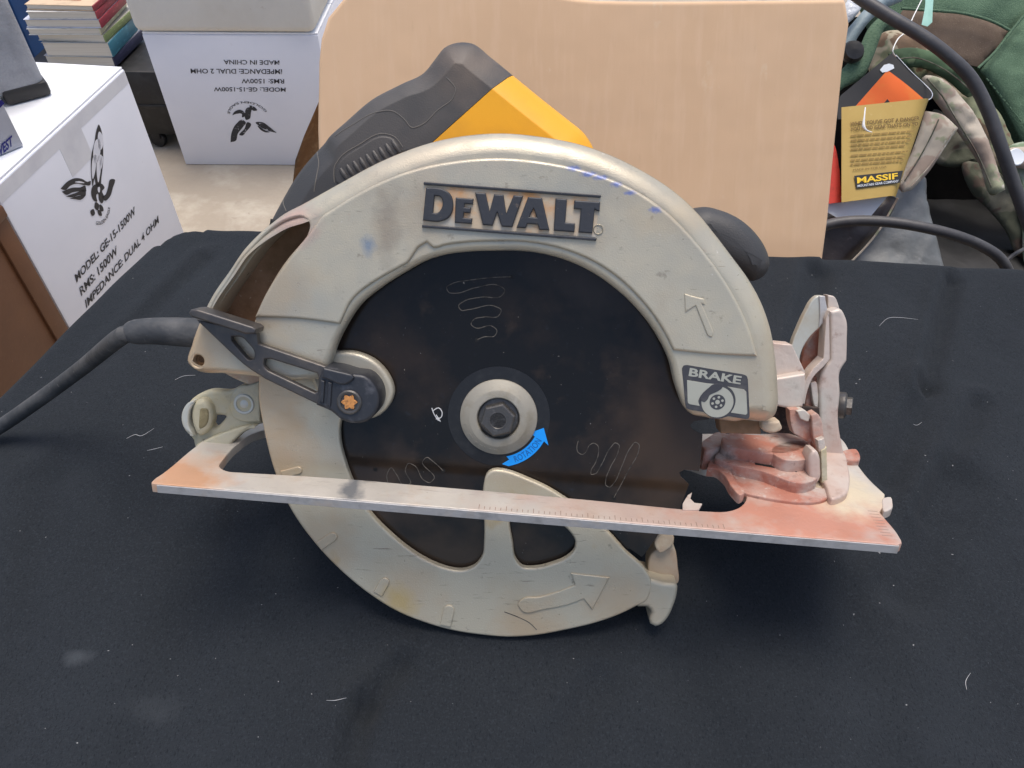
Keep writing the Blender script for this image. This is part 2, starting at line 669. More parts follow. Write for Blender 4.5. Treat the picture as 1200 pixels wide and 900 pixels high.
# ---- setting: ground
ZF = -0.74
m_ground = material('pale_concrete', (0.37, 0.315, 0.245), 0.85, 0,
                    [(2.5, (0.31, 0.26, 0.20), 0.45, 0.7, 6), (9, (0.46, 0.41, 0.33), 0.5, 0.7, 6), (60, (0.33, 0.28, 0.22), 0.62, 0.75, 4)], bump=(40, 0.3, 0.01))
mb = MB()
mb.add([(-60, -60, ZF), (60, -60, ZF), (60, 60, ZF), (-60, 60, ZF)], [(0, 1, 2, 3)])
g = mb.build('ground', m_ground, angle=0)
g['kind'] = 'structure'

# ---- table under the cloth
K0 = at_z(206, 268, 0)
Ka = (at_z(1200, 318, 0) - K0).normalized()
Kb = (at_z(0, 472, 0) - K0).normalized()
TA, TB = 1.05, 0.72

FOLDS = [((1118, 325), (1088, 450), 0.007, 0.0022), ((1088, 450), (1040, 560), 0.008, 0.0014), ((1150, 470), (1085, 600), 0.007, 0.0014), ((240, 300), (120, 420), 0.008, 0.0010), ((700, 800), (630, 900), 0.008, 0.0010), ((1130, 560), (1060, 690), 0.014, 0.0016),
         ((470, 775), (425, 830), 0.006, 0.0018), ((425, 830), (408, 900), 0.007, 0.0020), ((960, 318), (935, 420), 0.010, 0.0020),
         ((250, 640), (150, 900), 0.02, 0.0012), ((1000, 700), (1040, 900), 0.02, 0.0014), ((800, 760), (840, 900), 0.016, 0.0012), ((60, 560), (20, 800), 0.014, 0.001)]
FSEG = [(at_z(*a, 0).xy, at_z(*b, 0).xy, s, h) for a, b, s, h in FOLDS]


def cloth_h(p):
    z = 0.0026 * (noise.noise(Vector((p.x * 13, p.y * 8, 0.3))) - 0.4) + 0.0013 * noise.noise(Vector((p.x * 38 + p.y * 14, p.y * 12, 4.3)))
    for a, b, s, h in FSEG:
        h = -h * 3.6
        s = s * 0.8
        ab = b - a
        t = (p - a).dot(ab) / ab.length_squared
        e = 0 if 0 <= t <= 1 else (min(abs(t), abs(t - 1)) * ab.length)
        t = max(0, min(1, t))
        q = a + ab * t
        d2 = (p - q).length + 0.25 * s * noise.noise(Vector((p.x * 30, p.y * 30, s * 900)))
        side = (p - q).x * ab.y - (p - q).y * ab.x
        z += h * math.exp(-(d2 / s) ** 2) * math.exp(-(e / (2 * s)) ** 2) - 0.5 * h * math.exp(-((d2 - 1.6 * s) / s) ** 2) * (1 if side > 0 else 0)
    return z


def wrap(s, L, r=0.012):
    """distance along the cloth past a table edge -> (position across, drop)"""
    def one(t):
        if t <= 0:
            return t, 0.0
        a = t / r
        if a < pi / 2:
            return r * sin(a), r * (1 - cos(a))
        return r, r + (t - r * pi / 2)
    if s < 0:
        x, d = one(-s)
        return -x, d
    if s > L:
        x, d = one(s - L)
        return L + x, d
    return s, 0.0


def cloth_axis(L, fine, drop):
    xs = []
    x = -drop
    while x < -0.03:
        xs.append(x)
        x += 0.02
    x = -0.03
    while x < 0.03:
        xs.append(x)
        x += 0.003
    while x < L - 0.02:
        xs.append(x)
        x += fine
    while x < L + 0.03:
        xs.append(x)
        x += 0.004
    while x <= L + drop:
        xs.append(x)
        x += 0.02
    return xs


mb = MB()
ax, bx = cloth_axis(TA, 0.0042, 0.30), cloth_axis(TB, 0.0042, 0.30)
vs = []
for b in bx:
    for a in ax:
        # soften the corner at the back left
        ca, da = wrap(a, TA)
        cb, db = wrap(b, TB)
        p = K0 + Ka * ca + Kb * cb
        drop = max(da, db) if (da > 0 and db > 0) else da + db
        z = cloth_h(p.xy) - drop
        if drop > 0.03:
            k = min(1, (drop - 0.03) / 0.2) * 0.012
            q = sin(a * 38 + 2 * sin(a * 9)) if db > 0 else sin(b * 38 + 2 * sin(b * 11))
            nrm = (-Kb if cb < 0 else Kb) if db > 0 else (-Ka if ca < 0 else Ka)
            p = p + nrm * (k * q + 0.01 * min(1, drop / 0.2))
        cr = 0.0
        if a < 0.018 and b < 0.018:          # rounded table corner
            dx, dy = 0.018 - a, 0.018 - b
            if dx * dx + dy * dy > 0.018 ** 2:
                cr = (sqrt(dx * dx + dy * dy) - 0.018)
        z -= min(0.03, cr * 0.9)
        vs.append((p.x, p.y, z))
na = len(ax)
fs = [(j * na + i, j * na + i + 1, (j + 1) * na + i + 1, (j + 1) * na + i) for j in range(len(bx) - 1) for i in range(na - 1)]
mb.add(vs, fs)
m_cloth = material('black_cotton_cloth', (0.0160, 0.0190, 0.0228), 0.95, 0,
                   [(6, (0.0215, 0.0255, 0.0305), 0.4, 0.7, 4), (900, (0.026, 0.031, 0.037), 0.50, 0.72, 3), (1500, (0.010, 0.0125, 0.016), 0.55, 0.7, 2, (1, 0.4, 1)),
                    (480, (0.24, 0.24, 0.24), 0.795, 0.815, 1), (30, (0.023, 0.027, 0.033), 0.60, 0.85, 8)],
                   bump=(2200, 0.6, 0.0008), bump2=(110, 0.35, 0.002), spec=0.15, sheen=0.03)
for px_, r_, am_ in (((92, 770), 0.0055, 0.30), ((175, 825), 0.010, 0.10)):
    pz_ = at_z(*px_, 0)
    add_stain(m_cloth, (0.10, 0.11, 0.12), tuple(pz_), (r_ * 1.5, r_ * 0.8, 0.02), 90, am_)
cloth = mb.build('tablecloth', m_cloth, angle=180)
tag(cloth, 'plain black cloth spread over the table under the saw', 'tablecloth')
mb = MB()
rbox(mb, frame(K0 + Ka * 0.02 + Kb * 0.02 + Vector((0, 0, -0.045)), Ka, (Kb - Ka * Kb.dot(Ka)).normalized(), Vector((0, 0, 1))), (TA - 0.09, TB - 0.12, 0.024), 0.003)
tb = mb.build('table', material('table_board', (0.3, 0.2, 0.12), 0.6), angle=30)
tag(tb, 'folding table hidden beneath the black cloth', 'table')
for sa, sb in ((0.08, 0.08), (TA - 0.12, 0.08), (0.10, TB - 0.16), (TA - 0.12, TB - 0.16)):
    p = K0 + Ka * sa + Kb * sb
    lg = MB()
    tube(lg, [(p.x, p.y, -0.045), (p.x, p.y, ZF)], 0.014)
    lg.build('leg', m_bolt, tb)

# =================================================================== SAW
# ---- blade
R_BL = 92.0
pts = []
NT = 24
for k in range(NT):
    a0 = -2 * pi * k / NT
    for fr, rr in ((0.0, R_BL), (0.10, R_BL - 0.3), (0.70, R_BL - 2.2), (0.78, R_BL - 6.5), (0.86, R_BL - 8.2), (0.95, R_BL - 6.5)):
        a = a0 - 2 * pi * fr / NT
        pts.append((rr * cos(-a), rr * sin(-a), 1))
mb = MB()
nb0 = len(pts)
vs = [(0, 0, 0)] + [(x, y, 0) for x, y, _ in pts] + [(0, 0, -1.8)] + [(x, y, -1.8) for x, y, _ in pts]
fs = []
for i in range(nb0):
    j = (i + 1) % nb0
    fs += [(0, 1 + i, 1 + j), (nb0 + 1, nb0 + 2 + j, nb0 + 2 + i), (1 + i, nb0 + 2 + i, nb0 + 2 + j, 1 + j)]
mb.add(vs, fs)
blade = part(mb, 'blade', m_blade, angle=0)


def ribbon(px, w, wd, closed=False, step=0.6):
    L = loop(px, w, step, closed)
    mb = MB()
    tube(mb, [(p.x, p.y, w) for p in L], wd, seg=6, flat=1)
    return mb


Z5 = lambda pts: [(400 + x / 3, 300 + y / 3) for x, y in pts]
slots = [[(597, 73), (540, 75), (450, 85), (390, 97), (370, 110), (378, 128), (400, 131), (470, 112), (555, 105), (575, 120), (565, 138), (490, 145), (430, 160), (412, 175), (420, 190), (450, 188), (540, 177), (562, 190), (553, 210), (500, 215), (465, 224), (456, 240), (470, 252), (530, 247), (547, 262), (540, 280), (500, 285), (477, 295)],
         [(168, 810), (160, 770), (175, 745), (195, 770), (218, 805), (242, 800), (225, 752), (237, 729), (257, 737), (290, 788), (310, 797), (326, 783), (286, 722), (300, 708), (322, 722), (358, 755)],
         [(833, 650), (828, 670), (832, 690), (848, 698), (862, 686), (870, 668), (886, 658), (901, 666), (904, 690), (893, 728), (878, 755), (878, 768), (892, 766), (912, 738), (948, 672), (964, 657), (976, 664), (973, 688), (945, 745), (930, 785), (930, 806), (943, 813), (957, 800), (985, 742), (1018, 672), (1034, 655), (1046, 662), (1045, 684), (1010, 752), (980, 810), (958, 850)]]
for s in slots:
    part(ribbon(Z5(s), 0.0, 0.20), 'expansion_slot', m_cut, blade)
for x, y in [(597, 73), (477, 295), (120, 750), (358, 755), (833, 650), (958, 850)]:
    c = S(*Z5([(x, y)])[0], 0)
    mb = MB()
    lathe(mb, [(0.01, -0.5), (1.0, -0.5), (1.0, 0.06), (0.01, 0.07)], 14, Matrix.Translation((c.x, c.y, 0)))
    part(mb, 'hole_shade_disc', m_hole_shade, blade)  # black disc set on the blade for the shade in a hole
mb = MB()
lathe(mb, [(0.1, -0.2), (22.6, -0.2), (22.6, 0.12), (22.2, 0.16), (0.1, 0.16)], 64)
part(mb, 'centre_ring', m_bolt if False else material('scuffed_blade_centre', (0.017, 0.018, 0.020), 0.45, 0.3, [(200, (0.035, 0.035, 0.036), 0.5, 0.75, 5)]), blade)

# little mark left of the washer
for st in ([(506, 478), (509, 486), (514, 493)], [(508, 481), (514, 478), (518, 483), (517, 489), (511, 491)], [(511, 486), (516, 494)]):
    part(ribbon(st, 0.05, 0.22), 'printed_mark', m_white_mark, blade)

# blue rotation arrow
cR = S(584, 489, 0.3)


def polar(r, a, z=0.25):
    return (cR.x + r * cos(a), cR.y + r * sin(a), z)


A0, A1 = radians(-79), radians(-28)
L = []
for k in range(25):
    a = A0 + (A1 - A0) * k / 24
    L.append(Vector(polar(22.9, a)[:2]))
for r, a in ((25.6, A1 - 0.03), (20.6, A1 + 0.26), (15.6, A1 + 0.02)):
    L.append(Vector(polar(r, a)[:2]))
for k in range(25):
    a = A1 - (A1 - A0) * k / 24
    L.append(Vector(polar(18.3, a)[:2]))
L.append(Vector(polar(20.0, A0 + 0.05)[:2]))
L.insert(0, Vector(polar(21.6, A0 - 0.12)[:2]))
mb = MB()
plate(mb, [L], 0.30, 0.12, 0.03, prof=[(0, 1), (1, 0)])
arrow = part(mb, 'rotation_arrow', m_blue, blade, 'bright blue curved arrow')
mb = MB()
tw = 0.72
put_text(mb, 'ROTATION', None, 1, 1, 0.008, fn=lambda x, y, z: polar(19.1 + 2.9 * (1 - y), A0 + 0.16 + x * tw, 0.36))
o = part(mb, 'arrow_lettering', m_blue_txt, blade)

# ---- washer and bolt
mb = MB()
lathe(mb, [(0.1, 0.1), (16.9, 0.1), (17.1, 0.6), (16.9, 1.2), (12.9, 3.5), (12.4, 3.7), (9.7, 3.8), (9.3, 3.5), (9.2, 1.2), (0.1, 1.2)], 72)
washer = part(mb, 'arbor_washer', m_washer)
mb = MB()
for k in range(9):
    a = radians(190 + k * 9)
    r = 14.4
    zz = 1.2 + (16.9 - r) * 0.575 - 0.03
    rbox(mb, Matrix.Translation((r * cos(a), r * sin(a), zz)) @ Matrix.Rotation(a, 4, 'Z') @ Matrix.Rotation(radians(30), 4, 'Y'), (1.8, 0.45 + 0.5 * (k % 3), 0.12))
part(mb, 'stamped_mark', m_washer, washer)
mb = MB()
lathe(mb, [(0.1, 1.0), (9.1, 1.0), (9.1, 1.8), (8.2, 2.2), (0.1, 2.3)], 40)
hexL = [Vector((7.9 * cos(radians(14 + 60 * k)), 7.9 * sin(radians(14 + 60 * k)))) for k in range(6)]
plate(mb, [hexL], 6.6, 2.5, 0.9, prof=[(0, 1), (0.3, 0.35), (1, 0)])
lathe(mb, [(0.1, 6.3), (4.0, 6.3), (4.2, 6.75), (3.6, 6.8), (3.4, 6.6), (0.1, 6.6)], 30)
part(mb, 'arbor_bolt', m_bolt, angle=25)

# ---- lower guard
LG = 4.5
low_out = [(303, 432, 1), (303, 470), (308, 500), (322, 555), (338, 593), (367, 635), (400, 670), (433, 697), (467, 718), (500, 731), (533, 740), (567, 745), (590, 747), (620, 746),
           (667, 738), (700, 730), (730, 719), (748, 710), (757, 706), (762, 697), (764, 684), (757, 669), (733, 646), (715, 626), (690, 604), (660, 583), (640, 571), (620, 562), (600, 554), (588, 551), (577, 551), (570, 556), (567, 566),
           (567, 600), (567, 635), (565, 652), (556, 664), (540, 669), (525, 667), (508, 661), (483, 647), (457, 626), (433, 601), (415, 570), (404, 541), (398, 515), (398, 500), (402, 485), (412, 470), (412, 432, 1)]
low_hole = [(602, 600), (601, 640), (604, 656), (612, 665), (627, 666), (648, 661), (664, 654), (673, 645), (674, 634), (666, 622), (645, 606), (620, 594)]
mb = MB()
Lo, Lh = loop(low_out, LG), loop(low_hole, LG)
plate(mb, [Lo, Lh], LG, 1.2, 1.1)
# rim wall round the outside of the lower guard
rim = loop([p[:2] for p in low_out[1:18]], LG, 1.5, closed=False)
Nn = []
for i in range(len(rim)):
    d = (rim[min(i + 1, len(rim) - 1)] - rim[max(0, i - 1)]).normalized()
    Nn.append(Vector((-d.y, d.x)))
band = [p.copy() for p in rim] + [rim[i] + Nn[i] * 2.2 for i in reversed(range(len(rim)))]
plate(mb, [band], 1.6, -4, 0.1)
lower = part(mb, 'lower_guard', m_paint_low, None, 'pale retractable lower guard below the shoe')


def low_tab(px, w0, hgt, name, mat, bev=0.4, parent=None):
    mb = MB()
    plate(mb, [loop(px, w0, 0.8)], w0 + hgt, w0 - 0.4, bev)
    return part(mb, name, mat, parent)


for (a, b, wd) in (((374, 640), (390, 629), 5.5), ((443, 696), (451, 682), 5.5), ((522, 733), (526, 715), 6.5), ((330, 556), (350, 551), 4.5)):
    d = Vector((b[0] - a[0], b[1] - a[1])).normalized()
    n = Vector((-d.y, d.x))
    q = [(a[0] - n.x * wd, a[1] - n.y * wd, 1)]
    for k in range(7):
        t = -pi / 2 + pi * k / 6
        q.append((b[0] + d.x * wd * cos(t) + n.x * wd * sin(t), b[1] + d.y * wd * cos(t) + n.y * wd * sin(t), 1))
    q.append((a[0] + n.x * wd, a[1] + n.y * wd, 1))
    low_tab(q, LG, 0.8, 'raised_tab', m_paint_low, 0.45, lower)
low_tab([(614, 700.5), (607, 707), (612, 715.5), (640, 713), (668, 707), (684, 701, 1), (694, 714, 1), (714, 676, 1), (669, 671, 1), (674, 685, 1), (650, 694), (630, 699)], LG, 0.9, 'raised_arrow', m_paint_low, 0.5, lower)
part(ribbon([(591, 717), (607, 723), (622, 731), (629, 738)], LG, 0.22), 'scratch', m_cut, lower)

# hook at the front end of the lower guard
mb = MB()
hook = [(755, 690), (764, 682), (776, 684), (790, 686), (794, 668), (793, 690), (790, 707), (783, 725), (775, 733), (767, 734), (761, 729), (763, 719), (757, 712), (746, 712)]
hk = [(735, 690), (750, 676), (764, 678), (778, 682), (793, 684), (793, 697), (789, 710), (783, 723), (776, 731), (768, 734), (762, 731), (761, 724), (763, 717), (758, 711), (748, 711)]
plate(mb, [loop(hk, 3)], 4.2, -14, 2.0)
part(mb, 'guard_hook', m_paint_low)
mb = MB()
plate(mb, [loop([(762, 650), (770, 642), (786, 632), (790, 640), (794, 662), (793, 684), (778, 684), (763, 682), (759, 668)], -6)], -5, -14, 1.0)
part(mb, 'guard_tip', m_tan)
mb = MB()
plate(mb, [loop([(766, 634), (772, 622), (788, 624), (789, 634), (772, 646)], -4)], -2, -8, 0.8)
part(mb, 'guard_lip', m_tan)

# ---- boss that carries the lever
mb = MB()
plate(mb, [loop([(370, 415), (393, 412), (415, 413), (440, 424), (456, 443), (461, 460), (455, 477), (441, 489), (420, 492), (395, 470), (372, 460)], 5.5)], 5.6, 1.2, 1.8)
part(mb, 'lever_boss', m_paint)

# ---- upper guard
UG = 13.0
up_out = [(218, 427), (222, 405), (230, 382), (247, 346), (267, 317), (284, 292), (300, 274), (313, 262), (328, 250), (350, 238), (375, 224), (400, 210), (433, 192), (467, 177), (510, 163), (550, 156), (587, 154), (633, 158), (683, 168), (717, 180), (750, 196), (777, 212), (800, 229), (820, 248), (843, 276), (862, 301), (883, 330), (898, 358), (908, 387), (914, 420), (917, 455), (917, 480), (914, 490), (905, 497), (880, 497), (850, 494), (826, 490), (812, 487), (803, 479), (797, 465), (792, 450), (786, 425), (777, 405), (760, 378), (740, 355), (717, 335), (690, 317), (660, 304), (633, 297), (605, 294), (583, 294), (550, 295), (520, 299), (500, 305), (474, 319), (447, 336), (420, 358), (403, 383), (393, 403), (386, 425), (380, 445, 1), (340, 448, 1), (303, 443), (262, 439), (226, 434)]
chute = [(355, 255), (362, 261), (360, 275), (350, 288), (338, 302), (317, 334), (302, 366), (290, 390), (262, 385), (246, 380), (249, 362), (270, 327), (283, 306), (300, 287), (320, 268), (340, 257)]


def ug_bev(p):
    r = p.length
    if p.x < -70 and p.y < 35:
        return 3.0
    if r > 103 and p.y > -20:
        return 8.0 if p.x > -80 else max(3.0, 8.0 - (-80 - p.x) * 0.2)
    return 2.6


UGPROF = [(1 - cos(a) , 1 - sin(a)) for a in [radians(d) for d in (0, 18, 36, 50, 62, 72)]]
UGPROF = [(x / UGPROF[-1][0], (z - UGPROF[-1][1]) / (1 - UGPROF[-1][1])) for x, z in UGPROF]
mb = MB()
UL, CL = loop(up_out, UG), loop(chute, UG, 1.2)
cN = S(232, 423, UG)
NH = [Vector((cN.x + 2.5 * cos(2 * pi * k / 20), cN.y + 2.5 * sin(2 * pi * k / 20))) for k in range(20)]
plate(mb, [UL, CL, NH], UG, 5.8, ug_bev, prof=UGPROF, inner_bev=0.8)
# outer skirt behind the face
io = [i for i, p in enumerate(UL) if p.length > 60]
seg = loop([p[:2] for p in up_out[1:33]], UG, 1.5, closed=False)
Nn = []
for i in range(len(seg)):
    d = (seg[min(i + 1, len(seg) - 1)] - seg[max(0, i - 1)]).normalized()
    Nn.append(Vector((d.y, -d.x)))
band = [seg[i] + Nn[i] * 0.3 for i in range(len(seg))] + [seg[i] + Nn[i] * 3.2 for i in reversed(range(len(seg)))]
plate(mb, [band], 6.2, -24, 0.1)
upper = part(mb, 'upper_guard', m_paint, None, 'pale champagne metal upper blade guard')
# back half of the guard casting behind the blade
mb = MB()
bk = [(232, 420), (262, 330), (300, 276), (400, 212), (510, 166), (587, 158), (683, 172), (777, 216), (843, 280), (895, 362), (908, 420), (900, 466), (700, 470), (590, 480), (470, 500), (320, 470)]
plate(mb, [loop(bk, 0, 3)], -8, -24, 1.0)
part(mb, 'guard_back', m_tan)
def uv(x, y, w=UG):
    q = S(x, y, w)
    return (q.x * MM, q.y * MM, w * MM)


for m_ in (m_paint,):
    add_stain(m_, (0.50, 0.36, 0.22), uv(232, 420), (0.020, 0.024, 0.03), 90, 0.8)
    add_stain(m_, (0.52, 0.30, 0.25), uv(345, 262), (0.012, 0.012, 0.02), 120, 0.55)
    add_stain(m_, (0.50, 0.38, 0.24), uv(320, 350), (0.02, 0.03, 0.03), 90, 0.5)
    add_stain(m_, (0.20, 0.26, 0.33), uv(432, 287), (0.0035, 0.005, 0.02), 200, 0.8)
    add_stain(m_, (0.52, 0.42, 0.28), uv(820, 250), (0.03, 0.012, 0.03), 80, 0.6)
    add_stain(m_, (0.50, 0.40, 0.27), uv(850, 488), (0.03, 0.006, 0.03), 120, 0.7)
    add_stain(m_, (0.30, 0.25, 0.19), uv(455, 260), (0.006, 0.018, 0.02), 160, 0.6)
    add_stain(m_, (0.55, 0.47, 0.36), uv(470, 180), (0.05, 0.012, 0.03), 100, 0.5)
for x_, y_, a_, b_ in ((672, 197, 0.0035, 0.0012), (690, 204, 0.004, 0.0012), (704, 208, 0.004, 0.0011), (722, 216, 0.003, 0.0012), (738, 226, 0.003, 0.0010), (768, 246, 0.003, 0.0014)):
    add_stain(m_paint, (0.12, 0.18, 0.46), uv(x_, y_, 14.0), (a_ * 0.9, b_ * 1.1, 0.02), 700, 0.75)
for c_, a_ in ((uv(330, 530, 4.5), 0.7), (uv(480, 690, 4.5), 0.4), (uv(380, 640, 4.5), 0.5), (uv(620, 742, 4.5), 0.6), (uv(730, 715, 4.5), 0.5), (uv(318, 470, 4.5), 0.7)):
    add_stain(m_paint_low, (0.50, 0.36, 0.22), c_, (0.018, 0.022, 0.02), 90, a_)
add_stain(m_paint_low, (0.52, 0.38, 0.16), uv(470, 705, 4.5), (0.010, 0.009, 0.02), 100, 0.8)
# raised faces: the step lines near both ends
mb = MB()
arch = [(298, 372, 1), (310, 346), (330, 314), (350, 288), (366, 268), (378, 252, 1), (392, 243), (420, 226), (450, 211), (490, 197), (530, 189), (587, 185), (640, 190), (690, 201), (735, 218), (775, 243), (810, 277), (838, 312), (862, 350), (878, 385), (888, 418, 1), (840, 416), (789, 411, 1), (782, 396), (766, 370), (745, 345), (722, 324), (694, 306), (662, 293), (633, 286), (605, 283), (583, 283), (550, 284), (520, 288), (508, 291), (500, 284, 1), (490, 290, 1), (478, 308, 1), (462, 317), (441, 329), (413, 351), (398, 380, 1), (350, 374)]
AR = loop(arch, UG + 1.2)
plate(mb, [AR], UG + 1.3, UG - 1, 1.3)
face = part(mb, 'raised_face', m_paint, upper)
UF = UG + 1.3

# dust pocket
mb = MB()
n = len(CL)
N2 = normals_in(CL)
vs = [(p.x, p.y, UG - 1.5) for p in CL] + [(p.x - 2 * 0 , p.y, -4) for p in CL]
CLi = [CL[i] - N2[i] * 0.6 for i in range(n)]
vs = [(p.x, p.y, UG - 1.6) for p in CLi] + [(p.x, p.y, -6.0) for p in CLi]
vs += [(p.x * 1.0, p.y, -7.5) for p in CLi]
fs = [(i, (i + 1) % n, n + (i + 1) % n, n + i) for i in range(n)]
fs += [(n + i, n + (i + 1) % n, 2 * n + (i + 1) % n, 2 * n + i) for i in range(n)]
fs += [tuple(2 * n + k for k in t) for t in tessellate_polygon([[Vector(vs[2 * n + i]) for i in range(n)]])]
mb.add(vs, fs)
part(mb, 'dust_chute', m_chute)
# nose below the chute
c = S(232, 423, UG)
mb = MB()
lathe(mb, [(0.1, UG - 5), (2.4, UG - 5), (2.4, UG - 3.4), (1.2, UG - 3.2), (0.9, UG - 4), (0.1, UG - 4)], 24, Matrix.Translation((c.x, c.y, 0)))
part(mb, 'screw_hole', m_chute, upper)

# brand plate, bars and letters
Z6 = lambda pts: [(480 + p[0] / 5, 200 + p[1] / 5) + tuple(p[2:]) for p in pts]
mb = MB()
plate(mb, [loop(Z6([(92, 84, 1), (1112, 160, 1), (1092, 392, 1), (82, 318, 1)]), UF)], UF + 0.15, UF - 0.5, 0.1)
panel = part(mb, 'brand_panel', m_orange_dust, upper)
for bar in ([(85, 66, 1), (1122, 144, 1), (1118, 159, 1), (84, 82, 1)], [(76, 317, 1), (1096, 395, 1), (1092, 411, 1), (75, 333, 1)]):
    mb = MB()
    plate(mb, [loop(Z6(bar), UF, 4)], UF + 1.2, UF - 0.3, 0.3)
    part(mb, 'brand_bar', m_brand, upper)
c1 = lambda P: [(a, b, 1) for a, b in P]
letters = [
    [[(98, 100, 1), (160, 101), (205, 112), (242, 140), (257, 190), (250, 245), (225, 280), (185, 297), (80, 292, 1)], [(148, 148, 1), (140, 247, 1), (165, 247), (187, 225), (196, 185), (182, 155)]],
    [c1([(272, 158), (376, 165), (373, 199), (325, 195), (323, 214), (361, 217), (358, 250), (320, 247), (317, 275), (369, 280), (365, 313), (266, 305)])],
    [c1([(385, 128), (447, 132), (470, 238), (496, 138), (551, 141), (567, 250), (610, 144), (666, 149), (602, 331), (540, 328), (514, 243), (487, 323), (430, 318)])],
    [c1([(695, 154), (776, 160), (820, 350), (760, 347), (750, 316), (692, 312), (680, 338), (627, 334)]), c1([(727, 222), (745, 274), (702, 271)])],
    [c1([(855, 161), (923, 167), (912, 303), (969, 309), (965, 360), (844, 352)])],
    [c1([(965, 174), (1116, 183), (1112, 239), (1094, 236), (1084, 226), (1070, 368), (989, 362), (1003, 228), (961, 224)])]]
for lt in letters:
    mb = MB()
    plate(mb, [loop(Z6(p), UF, 0.7) for p in lt], UF + 1.4, UF - 0.3, 0.45, prof=[(0, 1), (0.35, 0.35), (1, 0)])
    part(mb, 'brand_letter', m_brand, upper)
c = S(*Z6([(1105, 345)])[0], UF)
mb = MB()
cc = [Vector((c.x + 2.1 * cos(a), c.y + 2.1 * sin(a))) for a in [2 * pi * k / 24 for k in range(24)]]
ci = [Vector((c.x + 1.6 * cos(a), c.y + 1.6 * sin(a))) for a in [2 * pi * k / 24 for k in range(24)]]
plate(mb, [cc, ci], UF + 0.4, UF - 0.2, 0.15)
put_text(mb, 'R', Matrix.Translation((c.x - 0.75, c.y - 0.9, UF + 0.2)), 1.5, 1.9, 0.02)
part(mb, 'registered_mark', m_paint_low, upper)

# embossed arrow
low_tab([(802, 344, 1), (812, 347), (825, 350, 1), (826, 357, 1), (822, 356, 1), (836, 389, 1), (834, 395), (829, 393, 1), (815, 358, 1), (803, 366, 1)], UF, 0.5, 'raised_arrow', m_paint, 0.45, upper)

# brake badge
ZB = lambda pts: [(780 + p[0] * 0.12227, 400 + p[1] * 0.12227) + tuple(p[2:]) for p in pts]
BW = UG
mb = MB()
plate(mb, [loop(ZB([(156, 262, 1), (172, 232), (208, 226, 1), (740, 315, 1), (775, 330), (788, 365, 1), (805, 715, 1), (795, 740), (765, 745, 1), (600, 716, 1), (560, 730), (500, 742), (440, 730), (390, 700), (362, 676, 1), (235, 656, 1), (200, 640), (190, 605, 1)]), BW, 0.7)], BW + 0.22, BW - 0.2, 0.08)
badge = part(mb, 'brake_badge', m_badge, upper)
for px in ([(204, 370, 1), (400, 402, 1), (470, 408, 1), (380, 470), (330, 530), (312, 570), (326, 618, 1), (232, 602, 1), (214, 590), (210, 570, 1)],
           [(590, 432, 1), (750, 460, 1), (772, 482, 1), (782, 688, 1), (768, 703, 1), (625, 682, 1), (655, 630), (668, 570), (655, 500), (630, 460)]):
    mb = MB()
    plate(mb, [loop(ZB(px), BW, 0.6)], BW + 0.32, BW, 0.06)
    part(mb, 'badge_window', m_badge_lt, badge)
cB = S(*ZB([(495, 580)])[0], BW)
k = 0.12227 / 2.75


def ring(c, r, z0, z1, mat, name, seg=40, rx=1.0):
    mb = MB()
    lathe(mb, [(0.01, z0), (r, z0), (r, z1), (0.01, z1)], seg, Matrix.Translation((c.x, c.y, 0)) @ Matrix.Diagonal((rx, 1, 1, 1)))
    return part(mb, name, mat, badge)


ring(cB, 6.6, BW + 0.1, BW + 0.36, m_badge_lt, 'disc_print')
ring(cB, 3.25, BW + 0.1, BW + 0.42, m_badge, 'disc_hub')
for a in range(6):
    q = cB + Vector((2.1 * cos(a * pi / 3 + 0.3), 2.1 * sin(a * pi / 3 + 0.3)))
    ring(q, 0.55, BW + 0.3, BW + 0.48, m_badge_lt, 'hub_dot', 12)
ring(cB, 0.95, BW + 0.3, BW + 0.48, m_badge_lt, 'hub_dot', 16)
mb = MB()
plate(mb, [loop(ZB([(330, 555), (350, 500), (400, 455), (450, 412), (500, 405), (545, 415), (540, 445), (510, 470), (470, 490), (420, 515), (400, 555), (370, 580)]), BW, 0.6)], BW + 0.5, BW, 0.06)
part(mb, 'caliper_print', m_badge, badge)
mb = MB()
A = S(*ZB([(218, 330)])[0], BW)
B = S(*ZB([(715, 412)])[0], BW)
T = S(*ZB([(232, 252)])[0], BW)
e1 = (B - A)
e2 = (T - A)
vs, fs, _ = text_mesh('BRAKE', 0.03)
mb.add([(A.x + e1.x * x + e2.x * y, A.y + e1.y * x + e2.y * y, BW + 0.34) for x, y, _ in vs], fs)
part(mb, 'badge_lettering', m_badge_lt, badge, angle=0)

# ---- guard lever
ZL = lambda pts: [(200 + p[0] * 0.24454, 320 + p[1] * 0.24454) + tuple(p[2:]) for p in pts]
LV = 17.5
mb = MB()
lev = ZL([(118, 222, 1), (380, 275, 1), (412, 290, 1), (418, 338, 1), (720, 440, 1), (760, 455, 1), (740, 640, 1), (690, 624, 1), (450, 508, 1), (345, 436), (310, 405, 1)])
h1 = ZL([(290, 306, 1), (340, 310), (352, 318, 1), (400, 384), (399, 412, 1), (372, 415), (360, 405, 1), (290, 322, 1)])
h2 = ZL([(450, 414, 1), (478, 412, 1), (700, 482, 1), (706, 500), (702, 570, 1), (690, 574, 1), (466, 468, 1), (446, 445)])
plate(mb, [loop(lev, LV), loop(h1, LV, 0.8), loop(h2, LV, 0.8)], LV, 14.4, 0.8)
lever = part(mb, 'guard_lever', m_lever)
mb = MB()
plate(mb, [loop(ZL([(90, 190), (100, 174), (130, 172, 1), (395, 256, 1), (411, 268), (408, 290, 1), (366, 292, 1), (104, 210, 1)]), 24)], 25, 14.6, 0.9, back_bev=0.8)
